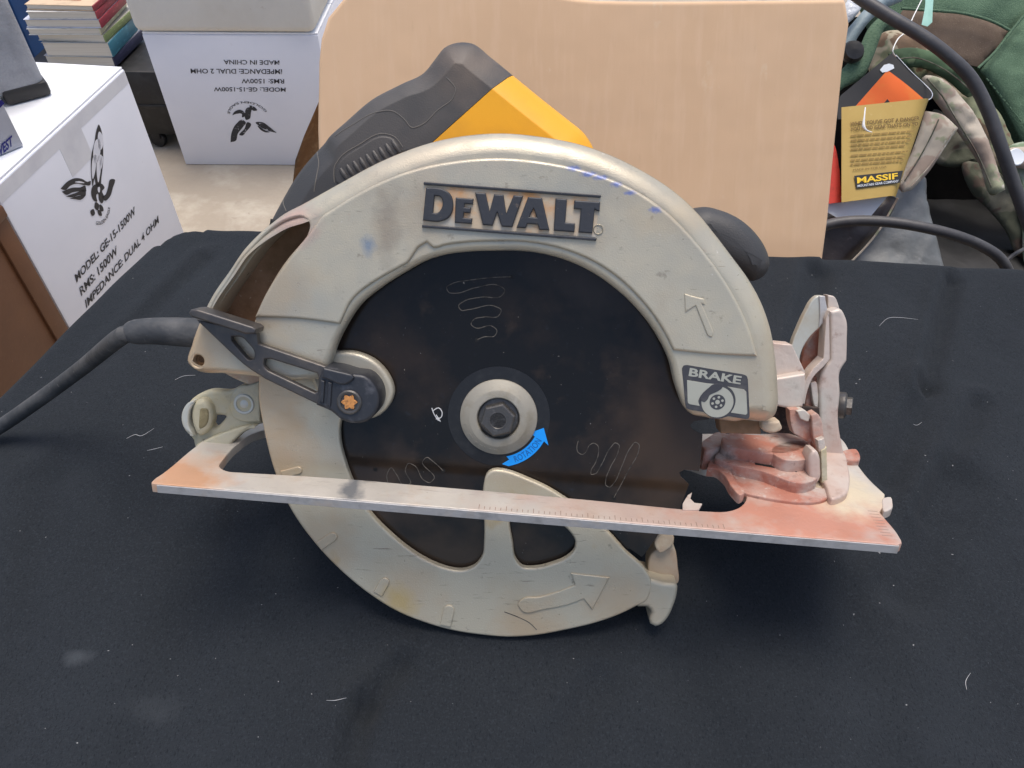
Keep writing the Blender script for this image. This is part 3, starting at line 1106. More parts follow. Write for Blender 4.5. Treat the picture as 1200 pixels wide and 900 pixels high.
part(mb, 'lever_flange', m_lever, lever)
mb = MB()
hub = ZL([(735, 452, 1), (800, 462), (870, 482), (930, 492), (980, 540), (1000, 610), (985, 670), (940, 712), (880, 722), (820, 705), (770, 665), (695, 632, 1), (705, 560), (715, 490)])
plate(mb, [loop(hub, 19)], 19.5, 5.6, 1.6)
hubo = part(mb, 'lever_hub', m_hub, lever)
cH = S(*ZL([(878, 608)])[0], 19.5)
mb = MB()
plate(mb, [loop(ZL([(735, 452, 1), (868, 484, 1), (880, 500), (850, 530), (725, 500, 1)]), 20)], 21, 19, 0.9)
part(mb, 'hub_step', m_hub, hubo)
for k in range(2):
    mb = MB()
    plate(mb, [loop(ZL([(722 + k * 34, 512 + k * 9, 1), (740 + k * 34, 516 + k * 9, 1), (733 + k * 34, 622 + k * 18, 1), (714 + k * 34, 616 + k * 18, 1)]), 19.8, 0.8)], 20.5, 19.2, 0.5)
    part(mb, 'hub_rib', m_hub, hubo)
cT = S(*ZL([(857, 618)])[0], 19.5)
mb = MB()
lathe(mb, [(0.1, 19), (5.2, 19), (5.2, 20.1), (4.6, 20.5), (3.7, 20.3), (3.5, 19.6), (0.1, 19.6)], 32, Matrix.Translation((cT.x, cT.y, 0)))
part(mb, 'pivot_screw', m_bolt, lever)
star = []
for k in range(24):
    a = 2 * pi * k / 24
    r = 2.9 + 0.6 * cos(6 * a)
    star.append(Vector((cT.x + r * cos(a), cT.y + r * sin(a))))
mb = MB()
plate(mb, [star], 20.15, 19.3, 0.2)
part(mb, 'rusty_recess', m_rust, lever)

# ---- shoe (base plate)
WF = 31.0
A3 = SAWI @ at_plane(178, 566.5, O + W * WF * MM, W)
B3 = SAWI @ at_plane(1055, 638.5, O + W * WF * MM, W)
xs = (B3 - A3).normalized()
SHT = radians(13)                          # the shoe is set a little off square
ys = Vector((0, 0, -1))
ys = (ys * cos(SHT) + Vector((-xs.y, xs.x, 0)) * sin(SHT)).normalized()
zs = xs.cross(ys)
SH = frame(A3 * 1000, xs, ys, zs)          # millimetres, in the saw's frame
SHW = SAW @ Matrix.Scale(MM, 4) @ SH
SHI = SHW.inverted()
shn = (SHW.to_3x3() @ Vector((0, 0, 1))).normalized()


def Q(x, y, h=0.0):
    p = at_plane(x, y, SHW.translation + shn * h * MM, shn)
    q = SHI @ p
    return Vector((q.x, q.y))


def qloop(px, h=0.0, step=1.5, closed=True):
    pts = []
    for p in px:
        q = Q(p[0], p[1], h)
        pts.append((q.x, q.y, p[2] if len(p) > 2 else 0))
    return smooth_loop(pts, step, closed)


sh_out = [(177, 567), (180, 562), (190, 555), (228, 524), (268, 497), (296, 489), (420, 500, 1), (700, 508, 1), (940, 508, 1), (980, 509), (986, 514), (1000, 537), (1020, 563), (1037, 579, 1), (1036, 592, 1), (1031, 600, 1), (1036, 606, 1), (1054, 629), (1057, 636), (1053, 639), (900, 627), (600, 602), (400, 584.5), (182, 568)]
sh_slot = [(262, 538), (257, 546), (265, 551.5), (285, 553.5), (320, 555.5), (400, 560.5), (500, 569), (600, 577.5), (700, 586.5), (800, 596.5), (828, 599), (852, 599), (867, 594), (872, 578), (861, 573), (855, 562), (838, 550), (829, 549), (810, 543), (700, 532, 1), (310, 504, 1), (297, 508), (280, 519)]
SHOE = material('dusty_shoe_plate', (0.54, 0.50, 0.44), 0.5, 0.4,
                [(45, (0.50, 0.38, 0.28), 0.55, 0.75, 5), (130, (0.34, 0.30, 0.26), 0.62, 0.7, 6, (0.25, 6, 6)), (80, (0.50, 0.46, 0.42), 0.5, 0.7, 5), (300, (0.33, 0.27, 0.22), 0.66, 0.76, 5)],
                bump=(500, 0.2, 0.0008), rough_var=(60, 0.4, 0.65))


def sh_pt(x, y):
    q = Q(x, y)
    p = SH @ Vector((q.x, q.y, 0))
    return (p.x * MM, p.y * MM, p.z * MM)


mb = MB()
SL, SS = qloop(sh_out), qloop(sh_slot)
SL = [Vector((p.x, max(p.y, 0.0))) for p in SL]
plate(mb, [SL, SS], 0, -4.5, 0.5, M=SH, prof=[(0, 1), (0.3, 0.3), (1, 0)], back_bev=0.4)
shoe = part(mb, 'shoe', SHOE, None, 'flat metal shoe plate dusted orange and red')
# bare edge strip along the front
mb = MB()
Lf = Q(184, 568.3)
Rf = Q(1052, 637.6)
x0, x1 = Q(182, 568).x + 0.2, Q(1053, 637).x + 0.1
rbox(mb, SH @ Matrix.Translation((x0, -0.35, -4.2)), (x1 - x0, 0.8, 3.75), 0.12, 1)
part(mb, 'bare_front_edge', m_alu, shoe)
add_stain(SHOE, (0.55, 0.21, 0.125), sh_pt(955, 612), (0.060, 0.05, 0.03), 110, 0.85)
add_stain(SHOE, (0.52, 0.27, 0.20), sh_pt(780, 597), (0.08, 0.05, 0.03), 70, 0.40)
add_stain(SHOE, (0.56, 0.27, 0.12), sh_pt(215, 560), (0.022, 0.05, 0.02), 90, 0.8)
add_stain(SHOE, (0.68, 0.57, 0.40), sh_pt(995, 580), (0.022, 0.03, 0.02), 90, 0.95)
add_stain(SHOE, (0.16, 0.17, 0.18), sh_pt(413, 573), (0.0055, 0.02, 0.02), 200, 0.9)
# measuring notches along the front strip
mb = MB()
for k in range(46):
    t = k / 45
    x = Q(560 + 290 * t, 600 + 24 * t).x
    ln = 3.2 if k % 5 == 0 else 2.0
    rbox(mb, SH @ Matrix.Translation((x, 1.2, -0.2)), (0.28, ln, 0.23))
for k in range(9):
    p = Q(1049 - k * 2.2, 630 - k * 3.6)
    rbox(mb, SH @ Matrix.Translation((p.x - 5, p.y + 0.8, -0.2)), (4.2, 0.3, 0.23))
part(mb, 'scale_mark', material('scored_mark', (0.25, 0.17, 0.13), 0.7), shoe)['kind'] = 'stuff'

# raised castings on the shoe at the front end
def block(px, h, name, mat, bev=1.2, low=-0.5, step=1.5, label=None, parent=None):
    mb = MB()
    plate(mb, [qloop(px, h, step)], h, low, bev, M=SH)
    return part(mb, name, mat, parent or shoe, label)


block([(846, 512), (852, 508), (890, 509), (918, 506), (950, 518), (942, 526), (908, 532), (886, 529), (848, 519)], 13, 'bevel_base', m_pink, 0.9)
block([(822, 520), (830, 512), (844, 506), (852, 508), (846, 521), (826, 527)], 10, 'base_lug', m_pink, 0.6)
block([(838, 536), (846, 528), (884, 539), (910, 537), (948, 540), (958, 560), (940, 566), (890, 551), (862, 545)], 7, 'bevel_rail', m_pink, 0.6)
mb = MB()
A_, B_ = Q(885, 543.5, 7.4), Q(934, 552.5, 7.4)
d = (B_ - A_)
ang = atan2(d.y, d.x)
rbox(mb, SH @ Matrix.Translation((A_.x, A_.y, 6.3)) @ Matrix.Rotation(ang, 4, 'Z'), (d.length, 2.4, 0.9))
part(mb, 'slot_shade_bar', m_hole_shade, shoe)  # black bar laid on the rail for the shade in its slot
block([(905, 531), (948, 518), (956, 522), (952, 536), (915, 537)], 13, 'wedge', m_pink, 0.5)
block([(836, 552), (846, 545), (890, 556), (950, 569), (975, 575), (970, 583), (880, 579), (872, 577), (862, 566), (850, 557)], 1.6, 'raised_pad', m_pink, 0.8)
block([(970, 527), (985, 527), (994, 545), (996, 566), (992, 578), (975, 584), (968, 570)], 3.5, 'gusset', m_pale, 1.2)
block([(1034, 592), (1036, 583), (1044, 582), (1046, 588), (1045, 596), (1036, 599)], 0.3, 'sight_tab', m_pale, 0.5, -3.5)
block([(986, 529), (1004, 526), (1008, 532), (1006, 539), (992, 538)], 3, 'end_tab', m_pink, 1.0, -4)

block([(826, 521, 1), (842, 516), (846, 524), (838, 536), (846, 541), (856, 552), (864, 566), (873, 576), (868, 580), (858, 571), (848, 556), (838, 549), (829, 548, 1), (831, 536)], 4, 'broken_edge', m_pink, 0.5)
block([(800, 597, 1), (800, 590, 1), (806, 580, 1), (811, 577, 1), (809, 584, 1), (814, 589, 1), (823, 590, 1), (819, 597, 1)], 0.6, 'broken_lip', m_pale, 0.2)
# front bevel bracket
BR = []


def bplate(px, w, d, name, mat, bev=1.2, parent=None, prof=ROUND, step=1.2):
    mb = MB()
    plate(mb, [loop(px, w, step)], w, w - d, bev, prof=prof)
    return part(mb, name, mat, parent)


quad = bplate([(945, 364), (952, 352), (958, 347), (967, 347, 1), (968, 374), (960, 384), (950, 394), (943, 404), (938, 416), (938, 440, 1), (926, 440, 1), (928, 404), (936, 383)], -36, 4, 'bevel_quadrant', m_zinc, 0.5)
bplate([(960, 347, 1), (967, 347, 1), (968.5, 373), (960, 384, 1), (961, 364)], -35.2, 3.5, 'quadrant_edge', m_alu, 0.3, quad)
bplate([(967, 377, 1), (951, 395), (943, 410), (941, 445), (953, 430), (967, 421, 1)], -44, 3, 'quadrant_recess', m_pink, 0.4, quad)
bplate([(906, 402, 1), (928, 404, 1), (936, 420), (944, 437, 1), (917, 442, 1), (906, 443, 1)], -26, 10, 'pivot_plate', m_pale, 0.5)
bplate([(906, 443.5, 1), (917, 442, 1), (944, 437.5, 1), (945, 455), (941, 477, 1), (928, 479), (906, 475, 1)], -20, 18, 'pivot_block', m_pale, 1.2)
bplate([(970, 346, 1), (977, 347), (983, 358), (985, 366, 1), (970, 368, 1)], -42, 6, 'arm_tab', m_pale, 0.6)
arm = bplate([(973, 365, 1), (985, 362), (992, 373), (993.5, 400), (993, 423, 1), (986, 434), (985, 462), (983, 490), (988, 525), (996, 560, 1), (975, 568, 1), (966, 535), (960, 502), (960, 479), (965, 433), (973, 422, 1)], -34, 12, 'bevel_arm', m_pale, 1.6)
bplate([(968, 373, 1), (972, 364.5, 1), (972.6, 421, 1), (965, 430), (954, 441), (947, 456), (943, 474, 1), (938, 472, 1), (941, 452), (950, 436), (965, 420, 1)], -31.5, 8, 'arm_rib', m_pale, 0.4, arm)
bplate([(944, 474, 1), (947, 458), (954, 446), (963, 436, 1), (959, 478), (960, 500, 1), (950, 492)], -38, 4, 'arm_web', m_pink, 0.4, arm)
bplate([(950, 449, 1), (955, 447), (959, 462), (958, 484, 1), (955, 478)], -35, 4, 'web_spur', m_pale, 0.5, arm)
bplate([(905, 474, 1), (960, 478, 1), (964, 520, 1), (905, 512, 1)], -30, 3, 'gap_shade_plate', material('gap_shade_brown', (0.030, 0.020, 0.016), 0.8, 0, [(150, (0.10, 0.06, 0.045), 0.55, 0.7, 5)]), 0.3)  # dark plate added behind the parts, colouring in the shade of the gaps
bplate([(925, 480, 1), (934, 479), (948, 484, 1), (953, 492), (956, 508), (950, 520, 1), (940, 514), (930, 508, 1), (927, 498)], -16, 6, 'adjuster', m_pink, 0.5)
bplate([(934, 482, 1), (941, 480), (950, 487, 1), (948, 494), (938, 491, 1)], -14, 6, 'adjuster_tooth', m_pale, 0.5)
bplate([(951, 487, 1), (957, 484), (962, 490), (965, 505), (966, 528, 1), (957, 532, 1), (953, 512)], -12, 7, 'adjuster_link', m_pink, 0.6)
bplate([(958, 516, 1), (966, 513, 1), (968, 528, 1), (960, 530, 1)], -8.5, 5, 'post_top', m_pale, 0.6)
bplate([(949, 533), (952, 528), (957, 528), (961, 535), (962, 548), (962, 560), (958, 567), (951, 565), (948, 553)], -3, 9, 'pivot_post', m_pale, 1.6)
bplate([(962, 528, 1), (969, 524, 1), (970, 569, 1), (963, 566, 1)], -8, 9, 'post_wing', m_cream, 0.5)
c = S(988, 476, -46)
mb = MB()
M_ = Matrix.Translation((c.x, c.y, -48)) @ Matrix.Rotation(radians(68), 4, 'Y')
lathe(mb, [(0.1, -3), (6.0, -3), (6.6, -2), (6.6, 1.5), (5.6, 2.3), (0.1, 2.5)], 24, M_)
plate(mb, [[Vector((4.6 * cos(k * pi / 3), 4.6 * sin(k * pi / 3))) for k in range(6)]], 5.0, 1.5, 0.5, M=M_)
part(mb, 'bevel_nut', m_bolt)
bplate([(842, 488, 1), (890, 492, 1), (892, 509, 1), (845, 508, 1)], -2, 10, 'guard_mount', m_chute, 0.6)
bplate([(893, 494, 1), (914, 494, 1), (917, 503), (906, 508), (893, 503)], 2, 8, 'guard_stop', m_tan, 1.2)

# rear bracket
rb_out = [(307, 444, 1), (292, 450), (281, 452), (272, 457), (243, 458), (229, 464), (217, 477), (212, 491), (216, 505), (226, 516), (228, 525), (234, 531), (245, 533), (258, 528), (270, 514), (288, 501), (307, 497, 1)]
mb = MB()
plate(mb, [loop(rb_out, -8), loop([(246, 489), (264, 488), (250, 501)], -8, 0.8)], -8, -13, 1.6)
rear = part(mb, 'rear_bracket', m_cream)
c = S(287, 473, -8)
mb = MB()
lathe(mb, [(0.1, -9), (4.9, -9), (4.9, -7.0), (4.4, -6.5), (3.6, -6.6), (3.3, -7.4), (2.2, -7.2), (1.6, -6.8), (0.1, -6.7)], 32, Matrix.Translation((c.x, c.y, 0)))
part(mb, 'bracket_rivet', m_zinc, rear)
mb = MB()
plate(mb, [loop([(304, 447, 1), (292, 451), (280, 453), (271, 462), (268, 478), (273, 490), (286, 495), (305, 495, 1)], -6.8)], -7.0, -9, 0.9)
part(mb, 'clevis_cheek', m_cream, rear)
bplate([(226, 472), (238, 468), (246, 476), (248, 490), (243, 505), (232, 512), (225, 500), (223, 484)], -3.5, 6, 'bracket_curl', m_cream, 2.6, rear)
bplate([(236, 478), (242, 479), (244, 488), (240, 500), (234, 503), (233, 490)], -3.1, 2, 'curl_hollow_shade', material('dusty_hollow_shade', (0.20, 0.165, 0.085), 0.8, 0, [(200, (0.33, 0.28, 0.15), 0.5, 0.7, 4)], bump=(400, .5, .001)), 0.7, rear)  # darker raised plate, the hollow's shade put into its dusty colour
bplate([(213, 483), (222, 471), (227, 470), (222, 482), (221, 499), (226, 512), (218, 506), (213, 497)], -2.8, 7, 'curl_edge', m_zinc, 0.9, rear)
bplate([(229, 523), (240, 516), (262, 507), (284, 500), (300, 499), (284, 508), (268, 522), (254, 530), (240, 532)], -4.5, 5, 'bracket_foot', m_cream, 1.2, rear)

# ---- handle: rubber grip and yellow shell behind the guard
HW = -30.0
grip_px = [(300, 276), (307, 262), (320, 237), (343, 199), (367, 171), (400, 141), (433, 113), (467, 95), (493, 81), (507, 63), (517, 50), (533, 43), (550, 44), (573, 61), (600, 83, 1), (567, 110, 1), (513, 161, 1), (490, 190, 1), (430, 230), (340, 290)]
GL = loop(grip_px, HW, 1.5)
ga, gb, gc = S(600, 83, HW), S(513, 161, HW), S(490, 190, HW)


def near_seg(p, a, b):
    ab = b - a
    t = max(0, min(1, (p - a).dot(ab) / ab.length_squared))
    return (p - a - ab * t).length


top_l, top_r = S(515, 52, HW), S(600, 83, HW)


def grip_bev(p):
    if near_seg(p, ga, gb) < 1.2 or near_seg(p, gb, gc) < 1.2:
        return 0.6
    if p.y > S(500, 75, HW).y and p.x > S(505, 60, HW).x:
        return 11.0
    return 7.5


body_px = grip_px[:14] + [(600, 83), (633, 110), (667, 137), (686, 153), (700, 178), (706, 220, 1), (560, 232, 1), (490, 205), (430, 230), (340, 290)]
BL_ = loop(body_px, HW, 1.5)


def body_bev(p):
    q = S(500, 75, HW)
    t = max(0, min(1, (p.x - q.x + 12) / 24)) if p.y > S(500, 160, HW).y else 1
    return 7.5 + 4.0 * t


def body_half(name, mat, keep):
    b = MB()
    plate(b, [BL_], HW, HW - 36, body_bev, prof=CHAMFER2, back_bev=6)
    bm = bmesh.new()
    vv = [bm.verts.new(v) for v in b.v]
    for f in b.f:
        if len(set(f)) > 2:
            try:
                bm.faces.new([vv[k] for k in f])
            except ValueError:
                pass
    d = (gb - ga).normalized()
    nrm = Vector((-d.y, d.x, 0))
    off = 0.12 if keep else -0.12
    r = bmesh.ops.bisect_plane(bm, geom=bm.verts[:] + bm.edges[:] + bm.faces[:], plane_co=(ga.x + nrm.x * off, ga.y + nrm.y * off, 0), plane_no=nrm, clear_inner=keep, clear_outer=not keep)
    bmesh.ops.holes_fill(bm, edges=[e for e in bm.edges if e.is_boundary], sides=0)
    bm.verts.index_update()
    out = MB()
    out.add([v.co.copy() for v in bm.verts], [[v.index for v in f.verts] for f in bm.faces])
    bm.free()
    return part(out, name, mat)


CHAMFER2 = [(0, 1), (0.03, 0.86), (0.10, 0.70), (0.25, 0.48), (0.88, 0.06), (0.95, 0.015), (1, 0)]
dd_ = (gb - ga).normalized()
nn_ = Vector((-dd_.y, dd_.x))
grip_pos = (S(400, 170, HW) - ga).dot(nn_) > 0
grip = body_half('grip', m_rubber, grip_pos)
shell = body_half('handle_shell', m_yellow, not grip_pos)


def grip_w(p):
    d = dist_loop(p, BL_)
    r = body_bev(p)
    f = min(1, d / r)
    for (a, da), (b, db) in zip(CHAMFER2, CHAMFER2[1:]):
        if f <= b:
            return HW - r * (da + (db - da) * (f - a) / (b - a))
    return HW


ZG = lambda pts: [(300 + x * 0.26667, 30 + y * 0.26667) for x, y in pts]
for sm in ([(290, 495), (300, 520), (330, 490), (420, 432), (530, 380), (600, 376), (650, 410), (685, 448), (720, 440), (800, 370), (868, 312), (876, 275), (858, 250), (755, 168)],
           [(345, 690), (345, 620), (370, 580), (450, 525), (560, 475), (610, 490), (645, 535)],
           [(245, 548), (264, 590), (264, 660), (255, 730)], [(92, 765), (122, 815)]):
    L = loop(ZG(sm), HW, 1.0, False)
    mb = MB()
    tube(mb, [(p.x, p.y, grip_w(p)) for p in L], 0.24, seg=6)
    part(mb, 'grip_seam', m_seam, grip)
mb = MB()
plate(mb, [loop(ZG([(352, 690), (354, 625), (377, 588), (455, 534), (560, 485), (605, 498), (632, 535), (560, 620), (430, 700)]), HW)], HW + 0.5, HW - 1.5, 0.8)
part(mb, 'thumb_pad', m_rubber, grip)
for k in range(9):
    x, y = 372 + k * 28.5, 628 - k * 15.2
    P = [S(*ZG([q])[0], HW) for q in ((x, y), (x + 34, y + 52))]
    mb = MB()
    tube(mb, [(P[0].x, P[0].y, HW + 0.4), ((P[0].x + P[1].x) / 2, (P[0].y + P[1].y) / 2, HW + 0.75), (P[1].x, P[1].y, HW + 0.4)], [0.7, 1.15, 0.8], seg=8, step=1)
    part(mb, 'grip_rib', m_rubber, grip)
# motor body behind the blade, its lower rim rests on the table
MOTOR = 60
while MOTOR < 160 and (SAW @ Vector(((S(640, 430, -24).x) * MM, (S(640, 430, -24).y + 8 - 38) * MM, -MOTOR * MM))).z > 0.001:
    MOTOR += 1
mb = MB()
cM = S(640, 430, -24)
lathe(mb, [(0.1, -24), (40, -24), (42, -28), (42, -60), (38, -MOTOR + 2), (0.1, -MOTOR)], 40, Matrix.Translation((cM.x, cM.y + 8, 0)))
part(mb, 'motor_housing', m_yellow)
mb = MB()
kn = [(806, 262), (812, 248), (828, 242), (850, 246), (875, 258), (893, 275), (904, 293), (908, 310), (903, 323), (890, 331), (868, 322), (830, 300)]
plate(mb, [loop(kn, -30)], -30, -62, 10.0, back_bev=8)
part(mb, 'front_knob', m_rubber)

# ---- power cord with its sleeve
def s3(x, y, w):
    q = S(x, y, w)
    return SAW @ Vector((q.x * MM, q.y * MM, w * MM))


mb = MB()
pA, pB = s3(262, 395, -10), s3(158, 388, -12)
sl = [s3(275, 395, -12), s3(240, 391, -12), s3(210, 389, -12), s3(180, 388, -12), s3(160, 389, -12), s3(151, 390.5, -12)]
tube(mb, [SAWI @ p * 1000 for p in sl], [6.9, 6.8, 6.6, 6.1, 5.8, 4.6], seg=20, step=1.5)
sleeve = part(mb, 'cord_sleeve', m_cord)
mb = MB()
cd = [s3(168, 388, -12), s3(152, 391, -12), s3(138, 397, -12), at_z(95, 432, 0.058), at_z(45, 469, 0.030), at_z(-5, 503, 0.0085), at_z(-60, 532, 0.0065), at_z(-140, 560, 0.0060)]
tube(mb, [SAWI @ p * 1000 for p in cd], [4.2, 4.2, 4.1, 4.0, 4.0, 4.0, 4.0, 4.0], seg=16, step=2)
part(mb, 'power_cord', m_cord)

# =================================================================== things behind the table
m_card = material('kraft_cardboard', (0.65, 0.435, 0.265), 0.8, 0,
                  [(5, (0.59, 0.385, 0.225), 0.45, 0.75, 4), (120, (0.67, 0.46, 0.29), 0.5, 0.8, 5, (1, 0.12, 1)), (260, (0.60, 0.40, 0.24), 0.62, 0.78, 4, (1, 0.15, 1)), (420, (0.47, 0.30, 0.17), 0.71, 0.78, 4), (45, (0.66, 0.48, 0.31), 0.66, 0.72, 6, (1, 0.5, 1))],
                  bump=(170, 0.16, 0.001, (1, 0.03, 1)), bump2=(8, 0.35, 0.008))
m_card_dark = material('cardboard_edge', (0.33, 0.19, 0.09), 0.85, 0, [(120, (0.45, 0.29, 0.15), 0.5, 0.7, 5)], bump=(150, 0.5, 0.002))

# ---- brown carton, leaning back a little
YC = 0.585
lean = radians(33)
n_c = Vector((0.0, -cos(lean), sin(lean)))
pc = Vector((0, YC, 0.15))
ux = Vector((1, 0, 0))
uy = Vector((0, sin(lean), cos(lean)))
CF = frame(pc, ux, uy, n_c)
CFI = CF.inverted()
cpx = [(412, -14), (402, -2), (384, 20), (376, 45), (373, 100), (372, 152), (373, 185)]
cr_ = [(992, 3), (988, 80), (982, 140), (976, 200), (971, 255), (965, 300)]
L = []
for x, y in cpx:
    q = CFI @ at_plane(x, y, pc, n_c)
    L.append((q.x, q.y))
zb = (-0.045 - pc.z) / cos(lean)
q = CFI @ at_plane(371, 190, pc, n_c)
L.append((q.x, zb, 1))
q = CFI @ at_plane(965, 300, pc, n_c)
L.append((q.x, zb, 1))
for x, y in reversed(cr_):
    q = CFI @ at_plane(x, y, pc, n_c)
    L.append((q.x, q.y))
q = CFI @ at_plane(990, -1, pc, n_c)
L.append((q.x, q.y, 1))
q = CFI @ at_plane(700, 0, pc, n_c)
L.append((q.x, q.y))
mb = MB()
plate(mb, [smooth_loop(L, 0.012)], 0, -0.055, 0.003, sup=0.0005)
car = mb.build('cardboard_box', m_card, angle=30)
car.matrix_world = CF
tag(car, 'plain brown cardboard box leaning back behind the saw', 'box')
mb = MB()
rbox(mb, Matrix.Translation((-0.10, 0.50, ZF)), (0.36, 0.30, -0.08 - ZF), 0.004)
cr2 = mb.build('storage_crate', m_card_dark, angle=30)
tag(cr2, 'brown crate below the leaning cardboard box, hidden by the table', 'crate')
# torn corrugated strip beside it
mb = MB()
t0 = [at_depth(374, 118, 0.72), at_depth(380, 118, 0.74), at_depth(380, 215, 0.80), at_depth(343, 215, 0.80), at_depth(346, 188, 0.78), at_depth(356, 160, 0.75)]
nn = FWD
vs = [p for p in t0] + [p + Vector((0.004, 0.03, 0)) for p in t0]
k = len(t0)
mb.add(vs, [tuple(range(k)), tuple(range(2 * k - 1, k - 1, -1))] + [(i, (i + 1) % k, k + (i + 1) % k, k + i) for i in range(k)])
fl = mb.build('carton_flap', m_card_dark, car, angle=20)
fl.matrix_parent_inverse = CF.inverted()

# ---- white speaker cartons
m_white = material('white_card', (0.74, 0.75, 0.80), 0.6, 0, [(4, (0.70, 0.71, 0.76), 0.45, 0.7, 4), (60, (0.66, 0.66, 0.69), 0.66, 0.8, 5)], bump=(60, 0.06, 0.002))
m_white_top = material('white_card_lid', (0.80, 0.81, 0.83), 0.55, 0, [(8, (0.76, 0.76, 0.78), 0.5, 0.7, 4)], bump=(40, 0.08, 0.002))
m_tape = material('clear_tape_on_white', (0.68, 0.69, 0.72), 0.28, 0, [(14, (0.60, 0.61, 0.65), 0.5, 0.7, 5)], bump=(60, 0.1, 0.002))
m_ink = material('black_ink', (0.022, 0.022, 0.026), 0.6)
m_ink_soft = material('worn_black_ink', (0.03, 0.03, 0.034), 0.7, 0, [(110, (0.5, 0.51, 0.54), 0.60, 0.68, 3)])
m_inkgrey = material('grey_ink', (0.16, 0.16, 0.17), 0.7)

# left carton A: near top corner P0, far top corner P1
ZA = -0.293
P1 = at_z(145, 78, ZA)
P0 = at_z(-9.8, 219, ZA)
ea = (P1 - P0)
LA = ea.length
ea.normalize()
en = Vector((ea.y, -ea.x, 0)).normalized()          # out of the printed face
upz = Vector((0, 0, 1))
FA = frame(P0, ea, upz, en)                            # printed face: x away, y up, z out
FAI = FA.inverted()


def fa(x, y):
    q = FAI @ at_plane(x, y, P0, en)
    return Vector((q.x, q.y))


boxA = empty('white_carton', FA, 'white speaker carton with winged logo, standing left of the table', 'box', 'white speaker cartons')
hA = ZA - ZF
mb = MB()
rbox(mb, Matrix.Translation((0, -hA, -0.40)), (LA, hA - 0.004, 0.40), 0.004)
mb.build('carton_body', m_white, boxA)
for k in range(2):
    mb = MB()
    rbox(mb, Matrix.Translation((0.001, -0.0042, -0.0015 - 0.1985 - k * 0.2)), (LA - 0.002, 0.0042, 0.1965), 0.0012)
    mb.build('lid_flap', m_white_top, boxA)
a1 = fa(0, 207)
mb = MB()
rbox(mb, Matrix.Translation((0.0, -0.030, -0.0002)), (LA - 0.004, 0.024, 0.0007), 0.0002, 1)
rbox(mb, Matrix.Translation((LA * 0.40, -0.085, -0.0002)), (LA * 0.17, 0.057, 0.0006), 0.0002, 1)
mb.build('tape_strip', m_tape, boxA)


def flat_print(polys, M_fn, z, name, mat, parent, step=None):
    """flat ink: polygons given by photo points, laid on a face"""
    mb = MB()
    for P in polys:
        L = [M_fn(*p[:2]) for p in P]
        L = smooth_loop([(q.x, q.y, (p[2] if len(p) > 2 else 0)) for q, p in zip(L, P)], step or 0.004)
        t = tessellate_polygon([[Vector((p.x, p.y, 0)) for p in L]])
        mb.add([(p.x, p.y, z) for p in L], [tuple(f) for f in t])
    return mb.build(name, mat, parent, angle=0)


ZX = lambda pts: [(p[0] * 0.25552, 130 + p[1] * 0.25552) + tuple(p[2:]) for p in pts]
eagle = [  # left wing, tall right wing strokes, body, tail, head
    ZX([(275, 357, 1), (310, 322), (345, 308), (375, 312), (400, 325), (415, 322), (414, 336), (388, 340), (350, 333), (318, 345), (300, 362)]),
    ZX([(282, 370, 1), (330, 352), (368, 350), (390, 344), (394, 366), (360, 368), (330, 374), (300, 384)]),
    ZX([(300, 392, 1), (340, 378), (392, 370), (392, 384), (360, 386), (330, 396)]),
    ZX([(318, 402, 1), (350, 391), (390, 388), (372, 406), (340, 404)]),
    ZX([(452, 62), (463, 88), (470, 150), (471, 230), (464, 300), (458, 340), (440, 345), (432, 310), (424, 345), (416, 280), (418, 200), (432, 140), (440, 90)]),
    ZX([(420, 352), (442, 334), (470, 338), (478, 352), (466, 368), (476, 392), (466, 424), (452, 408), (448, 378), (440, 384), (444, 416), (430, 412), (416, 374)]),
    ZX([(466, 395), (482, 384), (494, 350), (502, 316), (526, 316), (516, 352), (504, 390), (476, 410)]),
    ZX([(436, 418), (452, 428), (448, 455), (432, 445)]), ZX([(455, 428), (468, 436), (474, 456), (458, 460)]),
    ZX([(412, 462), (428, 450), (434, 472), (422, 482)]), ZX([(446, 455), (460, 458), (466, 480), (452, 478)])]
flat_print(eagle, fa, 0.0008, 'logo_print', m_ink, boxA, 0.003)


def line_text(s, p0, p1, hpx, fn, parent, z, mat, name='printed_text', off=0.023):
    """lettering from photo point p0 (start of baseline) to p1 (end); hpx: photo point of the top of the first letter"""
    a, b, t = fn(*p0), fn(*p1), fn(*hpx)
    e1, e2 = b - a, t - a
    vs, fs, _ = text_mesh(s, off)
    mb = MB()
    mb.add([(a.x + e1.x * x + e2.x * y, a.y + e1.y * x + e2.y * y, z) for x, y, _ in vs], fs)
    return mb.build(name, mat, parent, angle=0)


zx = lambda x, y: (x * 0.25552, 130 + y * 0.25552)
flat_print([ZX(p) for p in ([(441, 130), (447, 128), (443, 235), (436, 240)], [(450, 205), (457, 200), (455, 300), (450, 325)], [(428, 205), (433, 200), (431, 290), (425, 310)], [(455, 95), (459, 98), (463, 175), (457, 180)], [(460, 210), (465, 206), (463, 262), (459, 270)], [(446, 350), (455, 348), (452, 375), (447, 370)], [(340, 326), (365, 322), (385, 330), (360, 330)])], fa, 0.0012, 'logo_white_gap', m_white, boxA, 0.003)  # white gaps in the printed feathers
line_text('MODEL: GE-15-1500W', zx(350, 788), zx(622, 470), zx(340, 752), fa, boxA, 0.0008, m_ink_soft)
line_text('RMS: 1500W', zx(372, 850), zx(540, 652), zx(362, 812), fa, boxA, 0.0008, m_ink_soft)
line_text('IMPEDANCE: DUAL 4 OHM', zx(395, 905), zx(728, 512), zx(388, 868), fa, boxA, 0.0008, m_ink_soft)
